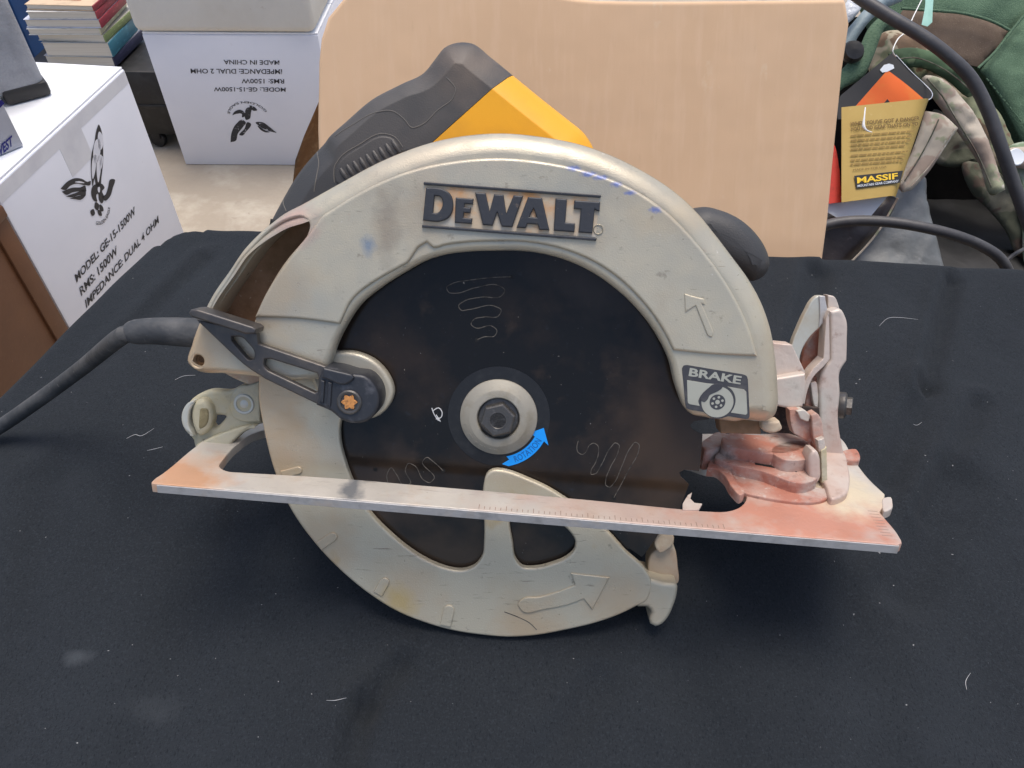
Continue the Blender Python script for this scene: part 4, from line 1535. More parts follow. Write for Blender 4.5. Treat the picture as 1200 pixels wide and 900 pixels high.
# arched words under the emblem
mb = MB()
cen, bot, rt = fa(*zx(445, 425)), fa(*zx(440, 522)), fa(*zx(528, 400))
Rr = (bot - cen).length
for s, a0, a1 in (('GOLDEN EAGLE', -2.35, -0.75), ('AUDIO', -0.55, 0.15), ('CAR', 2.75, 3.2)):
    vs, fs, _ = text_mesh(s, 0.012)
    if s == 'CAR':
        continue
    q = []
    for x, y, _ in vs:
        a = a0 + (a1 - a0) * x
        r = Rr * (1.0 - 0.17 * y) if True else Rr
        q.append((cen.x + 1.0 * r * cos(a), cen.y + r * sin(a), 0.0008))
    if s == 'GOLDEN EAGLE':
        mb.add(q, fs)
mb.build('arched_lettering', m_ink_soft, boxA, angle=0)

# carton B: front face toward the camera, printed upside down
Bb0, Bb1 = at_z(218, 193, ZF), at_z(345, 195, ZF)
eb = Vector((1, (Bb1 - Bb0).normalized().y * 0.5, 0)).normalized()
nb_ = Vector((eb.y, -eb.x, 0)).normalized()
q = at_plane(165, 38, Bb0, nb_)
HB = q.z - ZF
q2 = at_plane(372, 38, Bb0, nb_)
WB = (q2 - q).dot(eb)
oB = Vector((q.x, q.y, ZF))
oB = Bb0 + eb * ((q - Bb0).dot(eb))
FB = frame(oB, eb, upz, nb_)
FBI = FB.inverted()


def fb(x, y):
    q = FBI @ at_plane(x, y, Bb0, nb_)
    return Vector((q.x, q.y))


boxB = empty('white_carton', FB, 'white speaker carton standing upside down, its printing inverted, below the foam box', 'box', 'white speaker cartons')
mb = MB()
rbox(mb, Matrix.Translation((0, 0, -0.38)), (WB, HB - 0.004, 0.38), 0.004)
mb.build('carton_body', m_white, boxB)
for k in range(2):
    mb = MB()
    rbox(mb, Matrix.Translation((0.001, HB - 0.0042, -0.001 - 0.188 - k * 0.19)), (WB - 0.002, 0.0042, 0.1865), 0.0012)
    mb.build('lid_flap', m_white_top, boxB)
zy = lambda x, y: (160 + x * 0.19167, 30 + y * 0.19167)
for s, p0, p1, hp in (('MODEL: GE-15-1500W', (912, 378), (472, 375), (912, 404)), ('RMS: 1500W', (903, 326), (642, 324), (903, 354)),
                      ('IMPEDANCE: DUAL 2 OHM', (890, 266), (330, 262), (890, 296)), ('MADE IN CHINA', (874, 212), (532, 208), (874, 240))):
    line_text(s, zy(*p0), zy(*p1), zy(*hp), fb, boxB, 0.0008, m_ink_soft, off=0.014)
ZY = lambda pts: [zy(*p[:2]) + tuple(p[2:]) for p in pts]
eagle2 = [ZY([(575, 712, 1), (580, 660), (610, 600), (650, 575), (668, 590), (650, 620), (620, 660), (605, 705)]),
          ZY([(632, 670), (660, 630), (685, 590), (695, 595), (668, 650), (645, 672)]),
          ZY([(585, 548, 1), (600, 525), (640, 515), (662, 530), (660, 556), (645, 560), (645, 540), (615, 538)]),
          ZY([(662, 530), (680, 500), (705, 500), (700, 530), (690, 570), (672, 576)]),
          ZY([(728, 592), (770, 590), (815, 620), (858, 656, 1), (800, 640), (760, 620)]),
          ZY([(740, 612), (790, 640), (815, 650), (790, 652), (752, 630)]),
          ZY([(690, 488), (720, 496), (738, 516), (715, 520), (700, 508)])]
flat_print(eagle2, fb, 0.0008, 'logo_print', m_ink_soft, boxB, 0.003)
mb = MB()
ca, cb_, cc_ = fb(*zy(562, 530)), fb(*zy(670, 462)), fb(*zy(802, 540))
cen = Vector(((ca.x + cc_.x) / 2, (ca.y + cc_.y) / 2 - 0.012))
Rr = (cb_ - cen).length
vs, fs, _ = text_mesh('GOLDEN EAGLE', 0.012)
mb.add([(cen.x + Rr * (1 - 0.12 * y) * 1.25 * cos(2.9 - 2.5 * (1 - x)), cen.y + Rr * (1 - 0.12 * y) * sin(2.9 - 2.5 * (1 - x)), 0.0008) for x, y, _ in vs], fs)
mb.build('arched_lettering', m_ink_soft, boxB, angle=0)

# white foam box on top of carton B
m_foam = material('grubby_white_foam', (0.66, 0.64, 0.58), 0.75, 0, [(6, (0.60, 0.57, 0.50), 0.45, 0.7, 5), (50, (0.48, 0.42, 0.34), 0.66, 0.78, 5)], bump=(60, 0.3, 0.004))
mb = MB()
rbox(mb, Matrix.Translation((-0.012, HB + 0.0015, -0.375)), (WB + 0.008, 0.20, 0.383), 0.018, 3)
fo = mb.build('foam_box', m_foam)
fo.matrix_world = FB
tag(fo, 'off-white foam box with rounded edges on top of the upside-down carton', 'foam box')

# ---- brown wooden chest at the far left
m_brown = material('scratched_brown_wood', (0.095, 0.036, 0.014), 0.5, 0,
                   [(6, (0.125, 0.05, 0.019), 0.45, 0.7, 5, (1, 1, 1)), (40, (0.11, 0.045, 0.018), 0.5, 0.75, 6), (160, (0.30, 0.16, 0.07), 0.68, 0.76, 6, (1, 3, 1)), (400, (0.32, 0.2, 0.11), 0.73, 0.78, 3)], bump=(120, 0.2, 0.001))
FC = frame(P0 + Vector((0, 0, 0)) - ea * 0.475 + en * 0.0, ea, upz, en)
chest = empty('wooden_chest', FC, 'scratched brown wooden chest in front of the winged-logo carton at left', 'chest')
mb = MB()
rbox(mb, Matrix.Translation((0, -hA, -0.40)), (0.47, hA - 0.05, 0.398), 0.004)
mb.build('chest_body', m_brown, chest)
mb = MB()
rbox(mb, Matrix.Translation((0.435, -hA + 0.002, -0.003)), (0.034, hA - 0.05, 0.006), 0.0015)
mb.build('corner_batten', m_brown, chest)
mb = MB()
rbox(mb, Matrix.Translation((-0.004, -0.05, -0.404)), (0.476, 0.022, 0.41), 0.004)
mb.build('chest_lid', m_brown, chest)

# ---- grey carpeted speaker on carton A
m_felt = material('grey_carpet', (0.36, 0.365, 0.38), 0.95, 0, [(25, (0.27, 0.275, 0.285), 0.45, 0.7, 5), (300, (0.30, 0.30, 0.31), 0.55, 0.75, 4)], bump=(220, 0.8, 0.003), bump2=(25, 0.4, 0.006), spec=0.2)
pf = at_z(60, 112, ZA)
ef = (at_z(-40, 168, ZA) - pf).normalized()
nf = Vector((0.55, -0.835, 0)).normalized()
# front face runs from the seen corner to the left
ef = Vector((-0.80, -0.60, 0)).normalized()
bf = Vector((-0.60, 0.80, 0)).normalized()
FF = frame(pf, ef, bf, upz)
spk = empty('carpeted_speaker', FF, 'grey carpet-covered speaker cabinet with a black corner, on the winged-logo carton', 'speaker')
mb = MB()
rbox(mb, Matrix.Translation((0, 0, 0.014)), (0.30, 0.045, 0.21), 0.014, 3)
rbox(mb, Matrix.Translation((0.012, 0.03, 0.018)), (0.28, 0.14, 0.20), 0.012, 3)
mb.build('cabinet', m_felt, spk)
mb = MB()
rbox(mb, Matrix.Translation((-0.003, -0.003, 0.0012)), (0.075, 0.05, 0.026), 0.006, 2)
mb.build('corner_protector', material('black_corner_plastic', (0.022, 0.021, 0.02), 0.5, 0, [(100, (0.08, 0.06, 0.04), 0.6, 0.8, 5)]), spk)

# ---- small grey box lettered VEST
m_greybox = material('pale_grey_card', (0.40, 0.41, 0.45), 0.6, 0, [(12, (0.36, 0.37, 0.41), 0.5, 0.7, 4)])
pg_ = at_z(29, 172, ZA)
FGt = Vector((0.62, 0.785, 0)).normalized()
FGn = Vector((0.785, -0.62, 0)).normalized()
FG = frame(pg_, FGt, upz, FGn)
FGI = FG.inverted()
gb_ = empty('small_carton', FG, 'small grey carton with blue lettering on its side, on the winged-logo carton', 'box')
mb = MB()
tz = (FGI @ at_plane(6, 122, pg_, FGn))
rbox(mb, Matrix.Translation((-0.30, 0.0012, -0.16)), (0.30, 0.105, 0.16), 0.003)
mb.build('carton_body', m_greybox, gb_)


def fg(x, y):
    q = FGI @ at_plane(x, y, pg_, FGn)
    return Vector((q.x, q.y))


m_navy = material('navy_print', (0.010, 0.012, 0.16), 0.5)
line_text('VEST', (-1, 184), (15, 170), (-2.5, 172), fg, gb_, 0.0008, m_navy, off=0.03)
flat_print([[(-8, 118, 1), (2, 117, 1), (5, 121, 1), (-6, 132, 1)]], fg, 0.0009, 'printed_block', m_navy, gb_)

# ---- books on a black case, blue bin behind
m_black = material('black_plastic', (0.007, 0.007, 0.0075), 0.45, 0, [(30, (0.02, 0.02, 0.021), 0.5, 0.7, 4)], bump=(60, 0.2, 0.003))
zc = -0.52
r_ = ray(136, 79)
pcs = C + r_ * ((zc + 0.004 - H) / r_.z)
yaw = radians(-2)
e1 = Vector((cos(yaw), sin(yaw), 0))
e2 = Vector((-sin(yaw), cos(yaw), 0))
FK = frame(Vector((pcs.x, pcs.y, zc)) - e1 * 0.13 - e2 * 0.012, e1, e2, upz)
case = empty('black_case', FK, 'black case on small castors under the stack of books', 'case')
mb = MB()
rbox(mb, Matrix.Translation((-0.12, 0, ZF - zc + 0.045)), (0.42, 0.30, -(ZF - zc) - 0.046), 0.006)
mb.build('case_body', m_black, case)
mb = MB()
rbox(mb, Matrix.Translation((-0.124, -0.004, -0.10)), (0.428, 0.308, 0.012), 0.003)
mb.build('case_band', m_black, case)
for a, b in ((-0.09, 0.03), (0.17, 0.022), (-0.09, 0.27), (0.26, 0.27)):
    mb = MB()
    lathe(mb, [(0.001, -0.01), (0.018, -0.01), (0.021, -0.006), (0.021, 0.006), (0.018, 0.01), (0.001, 0.01)], 20, Matrix.Translation((a, b, ZF - zc + 0.0215)) @ Matrix.Rotation(pi / 2, 4, 'X'))
    rbox(mb, Matrix.Translation((a - 0.012, b - 0.014, ZF - zc + 0.026)), (0.024, 0.028, 0.022), 0.002)
    mb.build('castor', m_black, case)

m_pages = material('paper_pages', (0.62, 0.58, 0.50), 0.8, 0, [(60, (0.52, 0.47, 0.38), 0.5, 0.7, 4, (0.05, 0.05, 6))], bump=(120, 0.4, 0.001, (0.05, 0.05, 6)))
books = [  # thickness, cover colour, second (spine) colour, label
    (0.022, (0.40, 0.40, 0.42), (0.03, 0.033, 0.075), 'lowest book of the stack, with a navy and grey spine'),
    (0.032, (0.40, 0.42, 0.42), (0.05, 0.20, 0.27), 'thick book with a teal spine, second from the bottom of the stack'),
    (0.016, (0.60, 0.58, 0.52), (0.22, 0.28, 0.11), 'thin book with a green spine in the middle of the stack'),
    (0.014, (0.62, 0.62, 0.58), (0.58, 0.55, 0.38), 'thin pale yellow book above the green-spined one'),
    (0.018, (0.55, 0.58, 0.68), (0.30, 0.035, 0.05), 'pale blue paperback with a crimson spine, third from the top'),
    (0.016, (0.66, 0.65, 0.62), (0.33, 0.045, 0.06), 'white-edged book with a red spine under the top book'),
    (0.012, (0.62, 0.46, 0.30), (0.28, 0.04, 0.05), 'topmost book of the stack, cream cover with a red-brown picture')]
zz = 0.0
rnd = random.Random(3)
for k, (t, c1_, c2_, lab) in enumerate(books):
    yw = yaw + radians(rnd.uniform(-4, 4))
    f1, f2 = Vector((cos(yw), sin(yw), 0)), Vector((-sin(yw), cos(yw), 0))
    t *= 1.12
    wd, ln = 0.132 + rnd.uniform(-0.008, 0.008), 0.185 + rnd.uniform(-0.012, 0.012)
    M = frame(pcs + upz * (zz + 0.001) + e1 * rnd.uniform(-0.008, 0.006), f1, f2, upz)
    bk_ = empty('book', M, lab, 'book', 'stack of old books')
    mc = material('book_cover', c1_, 0.5, 0, [(30, tuple(v * 0.8 for v in c1_), 0.5, 0.7, 4)])
    ms = material('book_spine', c2_, 0.45, 0, [(40, tuple(min(1, v * 1.6 + 0.02) for v in c2_), 0.58, 0.7, 3, (1, 1, 4))])
    # local: x along the spine-to-fore-edge direction is -x; spine on the +x side
    mb = MB()
    rbox(mb, Matrix.Translation((-wd * 1.35, 0.002, 0.0016)), (wd * 1.35 - 0.003, ln - 0.004, t - 0.0036), 0.0006, 1)
    mb.build('pages', m_pages, bk_)
    mb = MB()
    rbox(mb, Matrix.Translation((-wd * 1.37, 0, 0)), (wd * 1.37 - 0.002, ln, 0.0015), 0.0005, 1)
    rbox(mb, Matrix.Translation((-wd * 1.37, 0, t - 0.0019)), (wd * 1.37 - 0.002, ln, 0.0015), 0.0005, 1)
    mb.build('cover', mc, bk_)
    mb = MB()
    rbox(mb, Matrix.Translation((-0.003, 0, 0)), (0.004, ln, t - 0.0004), 0.0015, 2)
    mb.build('spine', ms, bk_)
    if k == 6:
        mb = MB()
        rbox(mb, Matrix.Translation((-wd * 0.9, 0.03, t - 0.0005)), (wd * 0.55, ln * 0.6, 0.0008))
        mb.build('cover_picture', material('cover_picture_print', (0.42, 0.17, 0.09), 0.6, 0, [(40, (0.6, 0.4, 0.25), 0.5, 0.6, 3)]), bk_)
    zz += t + 0.0008

m_bluebin = material('blue_plastic', (0.004, 0.075, 0.24), 0.45, 0, [(8, (0.004, 0.055, 0.18), 0.45, 0.7, 3)], bump=(20, 0.2, 0.01))
pb = at_depth(40, 40, 2.15)
bn = empty('blue_bin', frame(Vector((pb.x, pb.y, ZF)), RIGHT, Vector((0, 1, 0)), upz), 'blue plastic bin standing behind the books', 'bin')
mb = MB()
rbox(mb, Matrix.Translation((-0.44, 0.18, 0.001)), (0.48, 0.30, pb.z - ZF + 0.35), 0.02, 3)
mb.build('bin_body', m_bluebin, bn)
mb = MB()
rbox(mb, Matrix.Translation((-0.455, 0.165, pb.z - ZF + 0.31)), (0.51, 0.33, 0.035), 0.01, 2)
mb.build('bin_rim', m_bluebin, bn)
for k in range(4):
    mb = MB()
    rbox(mb, Matrix.Translation((-0.38 + k * 0.11, 0.172, 0.05)), (0.02, 0.012, pb.z - ZF + 0.2), 0.004, 1)
    mb.build('bin_rib', m_bluebin, bn)

# ------------------------------------------------------------------ clothes, bag, tag and cables at the right
def camo_mat(name, cols, scale=22):
    m = material(name, cols[0], 0.9, 0,
                 [(scale, cols[1], 0.50, 0.53, 3), (scale * 1.3, cols[2], 0.56, 0.59, 3), (scale * 1.1, cols[3], 0.60, 0.63, 3)],
                 bump=(1200, 0.3, 0.0008), bump2=(60, 0.3, 0.003), spec=0.2)
    return m


m_camo = camo_mat('camouflage_cotton', [(0.36, 0.31, 0.22), (0.20, 0.21, 0.13), (0.17, 0.115, 0.075), (0.50, 0.45, 0.36)])
m_camo_pale = camo_mat('pale_camouflage_cotton', [(0.42, 0.37, 0.30), (0.33, 0.26, 0.21), (0.27, 0.28, 0.19), (0.52, 0.48, 0.41)])
m_camo_dark = camo_mat('dark_camouflage_lining', [(0.13, 0.125, 0.095), (0.08, 0.085, 0.06), (0.10, 0.075, 0.06), (0.20, 0.19, 0.15)])
m_green = material('green_nylon', (0.098, 0.165, 0.100), 0.85, 0, [(8, (0.070, 0.125, 0.075), 0.45, 0.7, 4), (700, (0.14, 0.22, 0.14), 0.52, 0.68, 3)], bump=(1000, 0.9, 0.0015), bump2=(40, 0.25, 0.004), spec=0.3)
m_green_dk = material('olive_green_web', (0.085, 0.145, 0.085), 0.85, 0, [(300, (0.04, 0.09, 0.05), 0.5, 0.65, 3, (1, 3, 1))], bump=(500, 0.6, 0.0015))
m_coyote = material('coyote_brown_nylon', (0.125, 0.09, 0.065), 0.85, 0, [(40, (0.10, 0.07, 0.05), 0.45, 0.7, 5), (700, (0.17, 0.13, 0.1), 0.58, 0.7, 3)], bump=(1200, 0.5, 0.001), spec=0.25)
m_hollow_shade = material('hollow_shade_black', (0.0018, 0.0018, 0.002), 0.95, 0, [(20, (0.004, 0.0035, 0.0035), 0.5, 0.7, 4)], bump=(60, 0.4, 0.004), spec=0.08)  # black colour carries the shade of the hollow behind the clothes
m_leather = material('dark_brown_leather', (0.028, 0.017, 0.013), 0.4, 0, [(120, (0.10, 0.07, 0.06), 0.64, 0.75, 5)], bump=(200, 0.4, 0.001))
m_grey = material('grey_vinyl', (0.19, 0.20, 0.20), 0.5, 0, [(14, (0.13, 0.14, 0.14), 0.45, 0.7, 4), (60, (0.28, 0.29, 0.29), 0.6, 0.75, 5)], bump=(60, 0.5, 0.004))
m_slate = material('blue_grey_nylon', (0.22, 0.28, 0.30), 0.6, 0, [(30, (0.16, 0.21, 0.23), 0.5, 0.7, 4)], bump=(90, 0.4, 0.003))
m_plasticbag = material('white_film', (0.62, 0.64, 0.66), 0.35, 0, [(40, (0.45, 0.47, 0.5), 0.5, 0.7, 5)], bump=(80, 0.8, 0.006))
m_gold = material('gold_card', (0.47, 0.32, 0.085), 0.5, 0.1, [(18, (0.43, 0.285, 0.07), 0.45, 0.7, 4), (200, (0.52, 0.38, 0.14), 0.66, 0.76, 4)])
m_gold_txt = material('brown_print', (0.13, 0.075, 0.015), 0.6)
m_orange = material('orange_card', (0.85, 0.14, 0.010), 0.5, 0, [(40, (0.8, 0.2, 0.02), 0.5, 0.7, 3)])
m_red = material('red_card', (0.55, 0.035, 0.015), 0.5, 0, [(90, (0.35, 0.03, 0.012), 0.5, 0.7, 5)])
m_blackcard = material('black_card', (0.012, 0.012, 0.013), 0.5)
m_whitecard = material('white_card_tag', (0.72, 0.76, 0.80), 0.55)
m_string = material('white_string', (0.75, 0.75, 0.72), 0.8)
m_mint = material('mint_label', (0.36, 0.62, 0.52), 0.6, 0, [(60, (0.30, 0.55, 0.45), 0.5, 0.7, 4)])
m_yellow_ink = material('yellow_print', (0.85, 0.55, 0.03), 0.6)


def cframe(cx, cy, d, tilt=0.0, yawd=0.0):
    """a face turned to the viewer's side at the place seen there; tilt leans it back"""
    o = at_depth(cx, cy, d)
    z = -FWD
    z = (Matrix.Rotation(radians(tilt), 3, 'X') @ z)
    z = (Matrix.Rotation(radians(yawd), 3, 'Z') @ z).normalized()
    x = upz.cross(z).normalized()
    y = z.cross(x)
    return frame(o, x, y, z)


def soft(px, d, name, mat, label=None, cat=None, thick=0.02, puff=0.012, amp=0.004, fs_=30, step=0.006, seed=0.0, tilt=0, yawd=0, parent=None, stretch=(1, 1), dense=0.006):
    cx = sum(p[0] for p in px) / len(px)
    cy = sum(p[1] for p in px) / len(px)
    F = cframe(cx, cy, d, tilt, yawd)
    FI = F.inverted()
    n = F.to_3x3() @ Vector((0, 0, 1))
    pts = []
    for p in px:
        q = FI @ at_plane(p[0], p[1], F.translation, n)
        pts.append((q.x, q.y, p[2] if len(p) > 2 else 0))
    L = smooth_loop(pts, dense)

    def hgt(p, dd):
        e = min(1, dd / (puff * 2.2))
        w = noise.noise(Vector((p.x * fs_ * stretch[0], p.y * fs_ * stretch[1], seed))) + 0.5 * noise.noise(Vector((p.x * fs_ * 2.3 * stretch[0], p.y * fs_ * 2.3 * stretch[1], seed + 5)))
        return puff * sqrt(max(0, 1 - (1 - e) ** 2)) + amp * w * min(1, dd / 0.006)
    mb = MB()
    cushion(mb, L, hgt, thick, step, None)
    o = mb.build(name, mat, None, angle=60)
    if parent:
        o.parent = parent
        o.matrix_world = F
        o.matrix_parent_inverse = parent.matrix_world.inverted()
        o.matrix_basis = F
    else:
        o.matrix_world = F
    if label:
        tag(o, label, cat)
    return o, F, L


# black backing added for the deep shade in the hollow behind the clothes
hollow_back, _, _ = soft([(945, 60), (1000, 20), (1060, 40), (1130, 90), (1215, 175), (1260, 300), (1240, 400), (1000, 400), (945, 330)], 0.98, 'hollow_shade_backing', m_hollow_shade, 'black backing added for the shade of the hollow under the camouflage jacket', 'bag', 0.10, 0.02, 0.006, 20, 0.012)
# green duffel bag upper right with brown panel
duf, DF, _ = soft([(1012, -60), (1300, -60), (1320, 240), (1215, 215), (1190, 160), (1150, 105), (1120, 75), (1062, 66), (1040, 40)], 0.93, 'duffel_bag', m_green, 'green nylon duffel bag with a brown panel, top right', 'bag', 0.12, 0.022, 0.009, 18, 0.008, seed=2)
soft([(1058, 12), (1085, 14), (1125, 17), (1160, 26), (1182, 36, 1), (1168, 56), (1146, 78, 1), (1125, 74), (1095, 62), (1070, 50), (1056, 38)], 0.905, 'brown_panel', m_coyote, None, None, 0.006, 0.003, 0.001, 20, 0.006, parent=duf, dense=0.004)
soft([(1150, 82, 1), (1183, 40), (1196, 22), (1215, 0), (1300, -10), (1300, 210), (1215, 190), (1190, 150), (1170, 110)], 0.90, 'side_panel', m_green, None, None, 0.012, 0.008, 0.006, 32, 0.006, seed=9, parent=duf)


def px_tube(px, depths, r, name, mat, parent=None, seg=10, step=0.006, label=None, cat=None, group=None, flat=1.0):
    P = [at_depth(x, y, d) for (x, y), d in zip(px, depths)]
    mb = MB()
    tube(mb, P, r, seg=seg, step=step, flat=flat)
    o = mb.build(name, mat, None, angle=60)
    if parent:
        o.parent = parent
        o.matrix_parent_inverse = parent.matrix_world.inverted()
    if label:
        tag(o, label, cat, group)
    return o


px_tube([(1056, 10), (1085, 12), (1125, 15), (1160, 24), (1184, 36)], [0.888] * 5, 0.0016, 'seam_piping', m_green_dk, duf)
px_tube([(1146, 80), (1165, 62), (1184, 38), (1200, 18)], [0.886] * 4, 0.0016, 'seam_piping', m_green_dk, duf)
for k in range(14):
    t = k / 13
    px_tube([(1156 + 50 * t, 92 + 62 * t), (1158.5 + 50 * t, 95 + 62 * t)], [0.882, 0.882], 0.0009, 'stitch', m_green_dk, duf, 6, None)

# camouflage jacket
jk = empty('camouflage_jacket', cframe(1110, 180, 0.86), 'crumpled camouflage jacket heaped behind the gold hang tag', 'jacket')
soft([(1020, 60), (1035, 38), (1060, 36), (1095, 55), (1130, 80), (1155, 110), (1178, 150), (1195, 190), (1185, 215), (1150, 170), (1125, 130), (1100, 110), (1060, 105), (1030, 95)], 0.875, 'jacket_body', m_camo, None, None, 0.03, 0.010, 0.009, 42, 0.005, seed=1, parent=jk)
soft([(1042, 62), (1060, 56), (1090, 60), (1120, 75), (1145, 100), (1140, 112), (1110, 92), (1080, 78), (1050, 76)], 0.85, 'dark_fold', m_green_dk if False else camo_mat('green_camouflage', [(0.075, 0.12, 0.065), (0.05, 0.08, 0.045), (0.12, 0.16, 0.09), (0.15, 0.16, 0.1)]), None, None, 0.012, 0.006, 0.005, 55, 0.004, seed=4, parent=jk)
soft([(1085, 88), (1104, 92), (1125, 112), (1145, 138), (1160, 170), (1172, 205), (1178, 222), (1168, 228), (1150, 190), (1130, 160), (1112, 135)], 0.84, 'sleeve', m_camo_pale, None, None, 0.02, 0.007, 0.006, 48, 0.004, seed=6, parent=jk)
soft([(1085, 130, 1), (1104, 134), (1123, 150, 1), (1108, 172), (1088, 202), (1069, 222, 1), (1059, 225, 1), (1050, 215), (1064, 190), (1076, 160)], 0.80, 'placket', m_camo_pale, None, None, 0.010, 0.0025, 0.003, 60, 0.004, seed=8, parent=jk, dense=0.004)
px_tube([(1118, 151), (1108, 168), (1088, 196), (1068, 218)], [0.792] * 4, 0.0006, 'stitching', m_camo_pale, jk, 6)
soft([(1095, 128), (1120, 140), (1150, 165), (1160, 200), (1140, 192), (1120, 196), (1098, 190), (1108, 165)], 0.885, 'lining', m_camo_dark, None, None, 0.012, 0.006, 0.007, 50, 0.004, seed=11, parent=jk)
soft([(1130, 190), (1160, 195), (1185, 215), (1200, 250), (1215, 310), (1195, 300), (1180, 270), (1160, 245), (1140, 225)], 0.875, 'hem', m_camo_dark, None, None, 0.012, 0.006, 0.006, 55, 0.004, seed=13, parent=jk)
soft([(1182, 172), (1210, 165), (1260, 180), (1260, 330), (1210, 320), (1200, 260), (1190, 210)], 0.86, 'jacket_back', camo_mat('mint_camouflage', [(0.30, 0.36, 0.27), (0.18, 0.24, 0.15), (0.42, 0.42, 0.35), (0.22, 0.2, 0.14)]), None, None, 0.02, 0.010, 0.003, 30, 0.006, seed=15, parent=jk)
Fb = cframe(1191, 184, 0.83)
mb = MB()
lathe(mb, [(0.0001, -0.003), (0.0085, -0.003), (0.0095, -0.0005), (0.0085, 0.001), (0.005, 0.0004), (0.0001, 0.0004)], 24)
ob = mb.build('snap_button', m_whitecard, None)
ob.parent = jk
ob.matrix_parent_inverse = jk.matrix_world.inverted()
ob.matrix_basis = Fb
soft([(1178, 176), (1196, 172), (1215, 174), (1215, 196), (1195, 197), (1180, 192)], 0.845, 'pocket_flap', m_whitecard if False else m_camo_pale, None, None, 0.006, 0.004, 0.001, 30, 0.004, seed=17, parent=jk)

px_tube([(1086, 92), (1104, 112), (1122, 142), (1146, 182), (1162, 220)], [0.828] * 5, 0.0009, 'seam', m_camo_dark, jk, 6)
px_tube([(1100, 140), (1092, 158), (1078, 184), (1060, 212)], [0.7945] * 4, 0.0007, 'seam', m_camo_dark, jk, 6)
px_tube([(1048, 70), (1075, 68), (1108, 82), (1138, 106)], [0.838] * 4, 0.0007, 'seam', m_camo_dark, jk, 6)
# green webbing strap with a snap
st, _, _ = soft([(960, 105), (975, 92), (1005, 60), (1022, 28), (1035, 18), (1046, 18), (1036, 34), (1022, 70), (1012, 90), (990, 102), (965, 118)], 0.80, 'webbing_strap', m_green_dk, 'green webbing strap with a black snap beside the cardboard box', 'strap', 0.008, 0.004, 0.001, 30, 0.004, seed=3)
Fs = cframe(1000, 60, 0.79)
mb = MB()
lathe(mb, [(0.0001, -0.006), (0.0105, -0.006), (0.0115, -0.001), (0.0095, 0.0035), (0.0001, 0.0045)], 28)
sn = mb.build('snap', m_black, None)
sn.parent = st
sn.matrix_parent_inverse = st.matrix_world.inverted()
sn.matrix_basis = Fs
# blue grey strap, white film
soft([(982, 58), (985, 46), (1000, 26), (1016, 8), (1032, -6), (1060, -20), (1062, -4), (1040, 8), (1022, 22), (1005, 44), (994, 62)], 0.83, 'nylon_strap', m_slate, 'blue-grey nylon strap rising past the top right corner of the cardboard box', 'strap', 0.01, 0.007, 0.002, 30, 0.004, seed=21)
soft([(986, 20), (990, 6), (998, -5), (1012, -8), (1010, 8), (1000, 22), (990, 30)], 0.815, 'plastic_film', m_plasticbag, 'scrap of white plastic film at the top right corner of the cardboard box', 'plastic film', 0.006, 0.005, 0.003, 90, 0.003, seed=22)
# grey vinyl bag, leather case, tan carton below
soft([(1022, 252), (1046, 225), (1068, 205), (1082, 205), (1086, 235), (1094, 265), (1103, 300), (1110, 345), (1000, 345), (985, 310)], 0.84, 'vinyl_bag', m_grey, 'grey vinyl bag slumped under the gold hang tag', 'bag', 0.03, 0.012, 0.006, 26, 0.005, seed=24)
soft([(958, 255), (975, 245), (1012, 240), (1035, 228), (1050, 232), (1040, 258), (1015, 288), (990, 312), (960, 330)], 0.815, 'leather_case', m_leather, 'dark brown leather case with pale edge piping low beside the cardboard box', 'case', 0.02, 0.008, 0.002, 40, 0.005, seed=26)
lc = bpy.data.objects['leather_case']
px_tube([(1052, 232), (1045, 245), (1030, 270), (1012, 292), (992, 312)], [0.795, 0.80, 0.80, 0.80, 0.80], 0.0012, 'edge_piping', m_camo_pale, lc, 8)
tote = MB()
rbox(tote, Matrix.Translation((0.30, 0.66, ZF)), (0.50, 0.50, -0.19 - ZF), 0.02, 3)
o = tote.build('storage_tote', m_black, angle=30)
tag(o, 'black storage tote under the heap of clothes, hidden by the table', 'tote')
tb2 = MB()
pt_ = at_depth(1145, 300, 0.99)
rbox(tb2, frame(pt_ + Vector((-0.06, -0.03, -0.25)), Vector((0.96, 0.28, 0)), Vector((-0.28, 0.96, 0)), upz), (0.22, 0.12, 0.26), 0.004)
o = tb2.build('tan_carton', m_card, angle=30)
tag(o, 'small tan carton behind the table edge below the black cable at right', 'box')
rr = MB()
rbox(rr, cframe(1165, 262, 0.955) @ Matrix.Rotation(radians(38), 4, 'Z') @ Matrix.Translation((-0.02, -0.008, -0.01)), (0.045, 0.016, 0.012), 0.003)
o = rr.build('wooden_block', material('red_brown_block', (0.10, 0.028, 0.012), 0.6), angle=30)
tag(o, 'red-brown block lying in the dark hollow under the camouflage jacket', 'block')
for ob_, lab in ():
    pass

# hang tag
TD = 0.765
TF = cframe(1035, 180, TD, 0, -6)
TI = TF.inverted()
tn = TF.to_3x3() @ Vector((0, 0, 1))
ht = empty('hang_tag', TF, 'gold folded card hang tag with black and orange inside, hanging from a white string', 'hang tag')


def tf(x, y, z=0.0):
    q = TI @ at_plane(x, y, TF.translation + tn * z, tn)
    return Vector((q.x, q.y))


def tloop(px, z=0.0, step=0.003):
    return smooth_loop([(tf(p[0], p[1], z).x, tf(p[0], p[1], z).y, p[2] if len(p) > 2 else 0) for p in px], step)


mb = MB()
# front panel curls back at its right side: bent strip of card
NU, NV = 26, 12
tl, tr, bl, br = tf(975, 128), tf(1086, 117), tf(984, 238), tf(1046, 229.5)
tl, bl, tr, br = tf(985, 127), tf(985, 238), tf(1091, 116), tf(1053, 229)


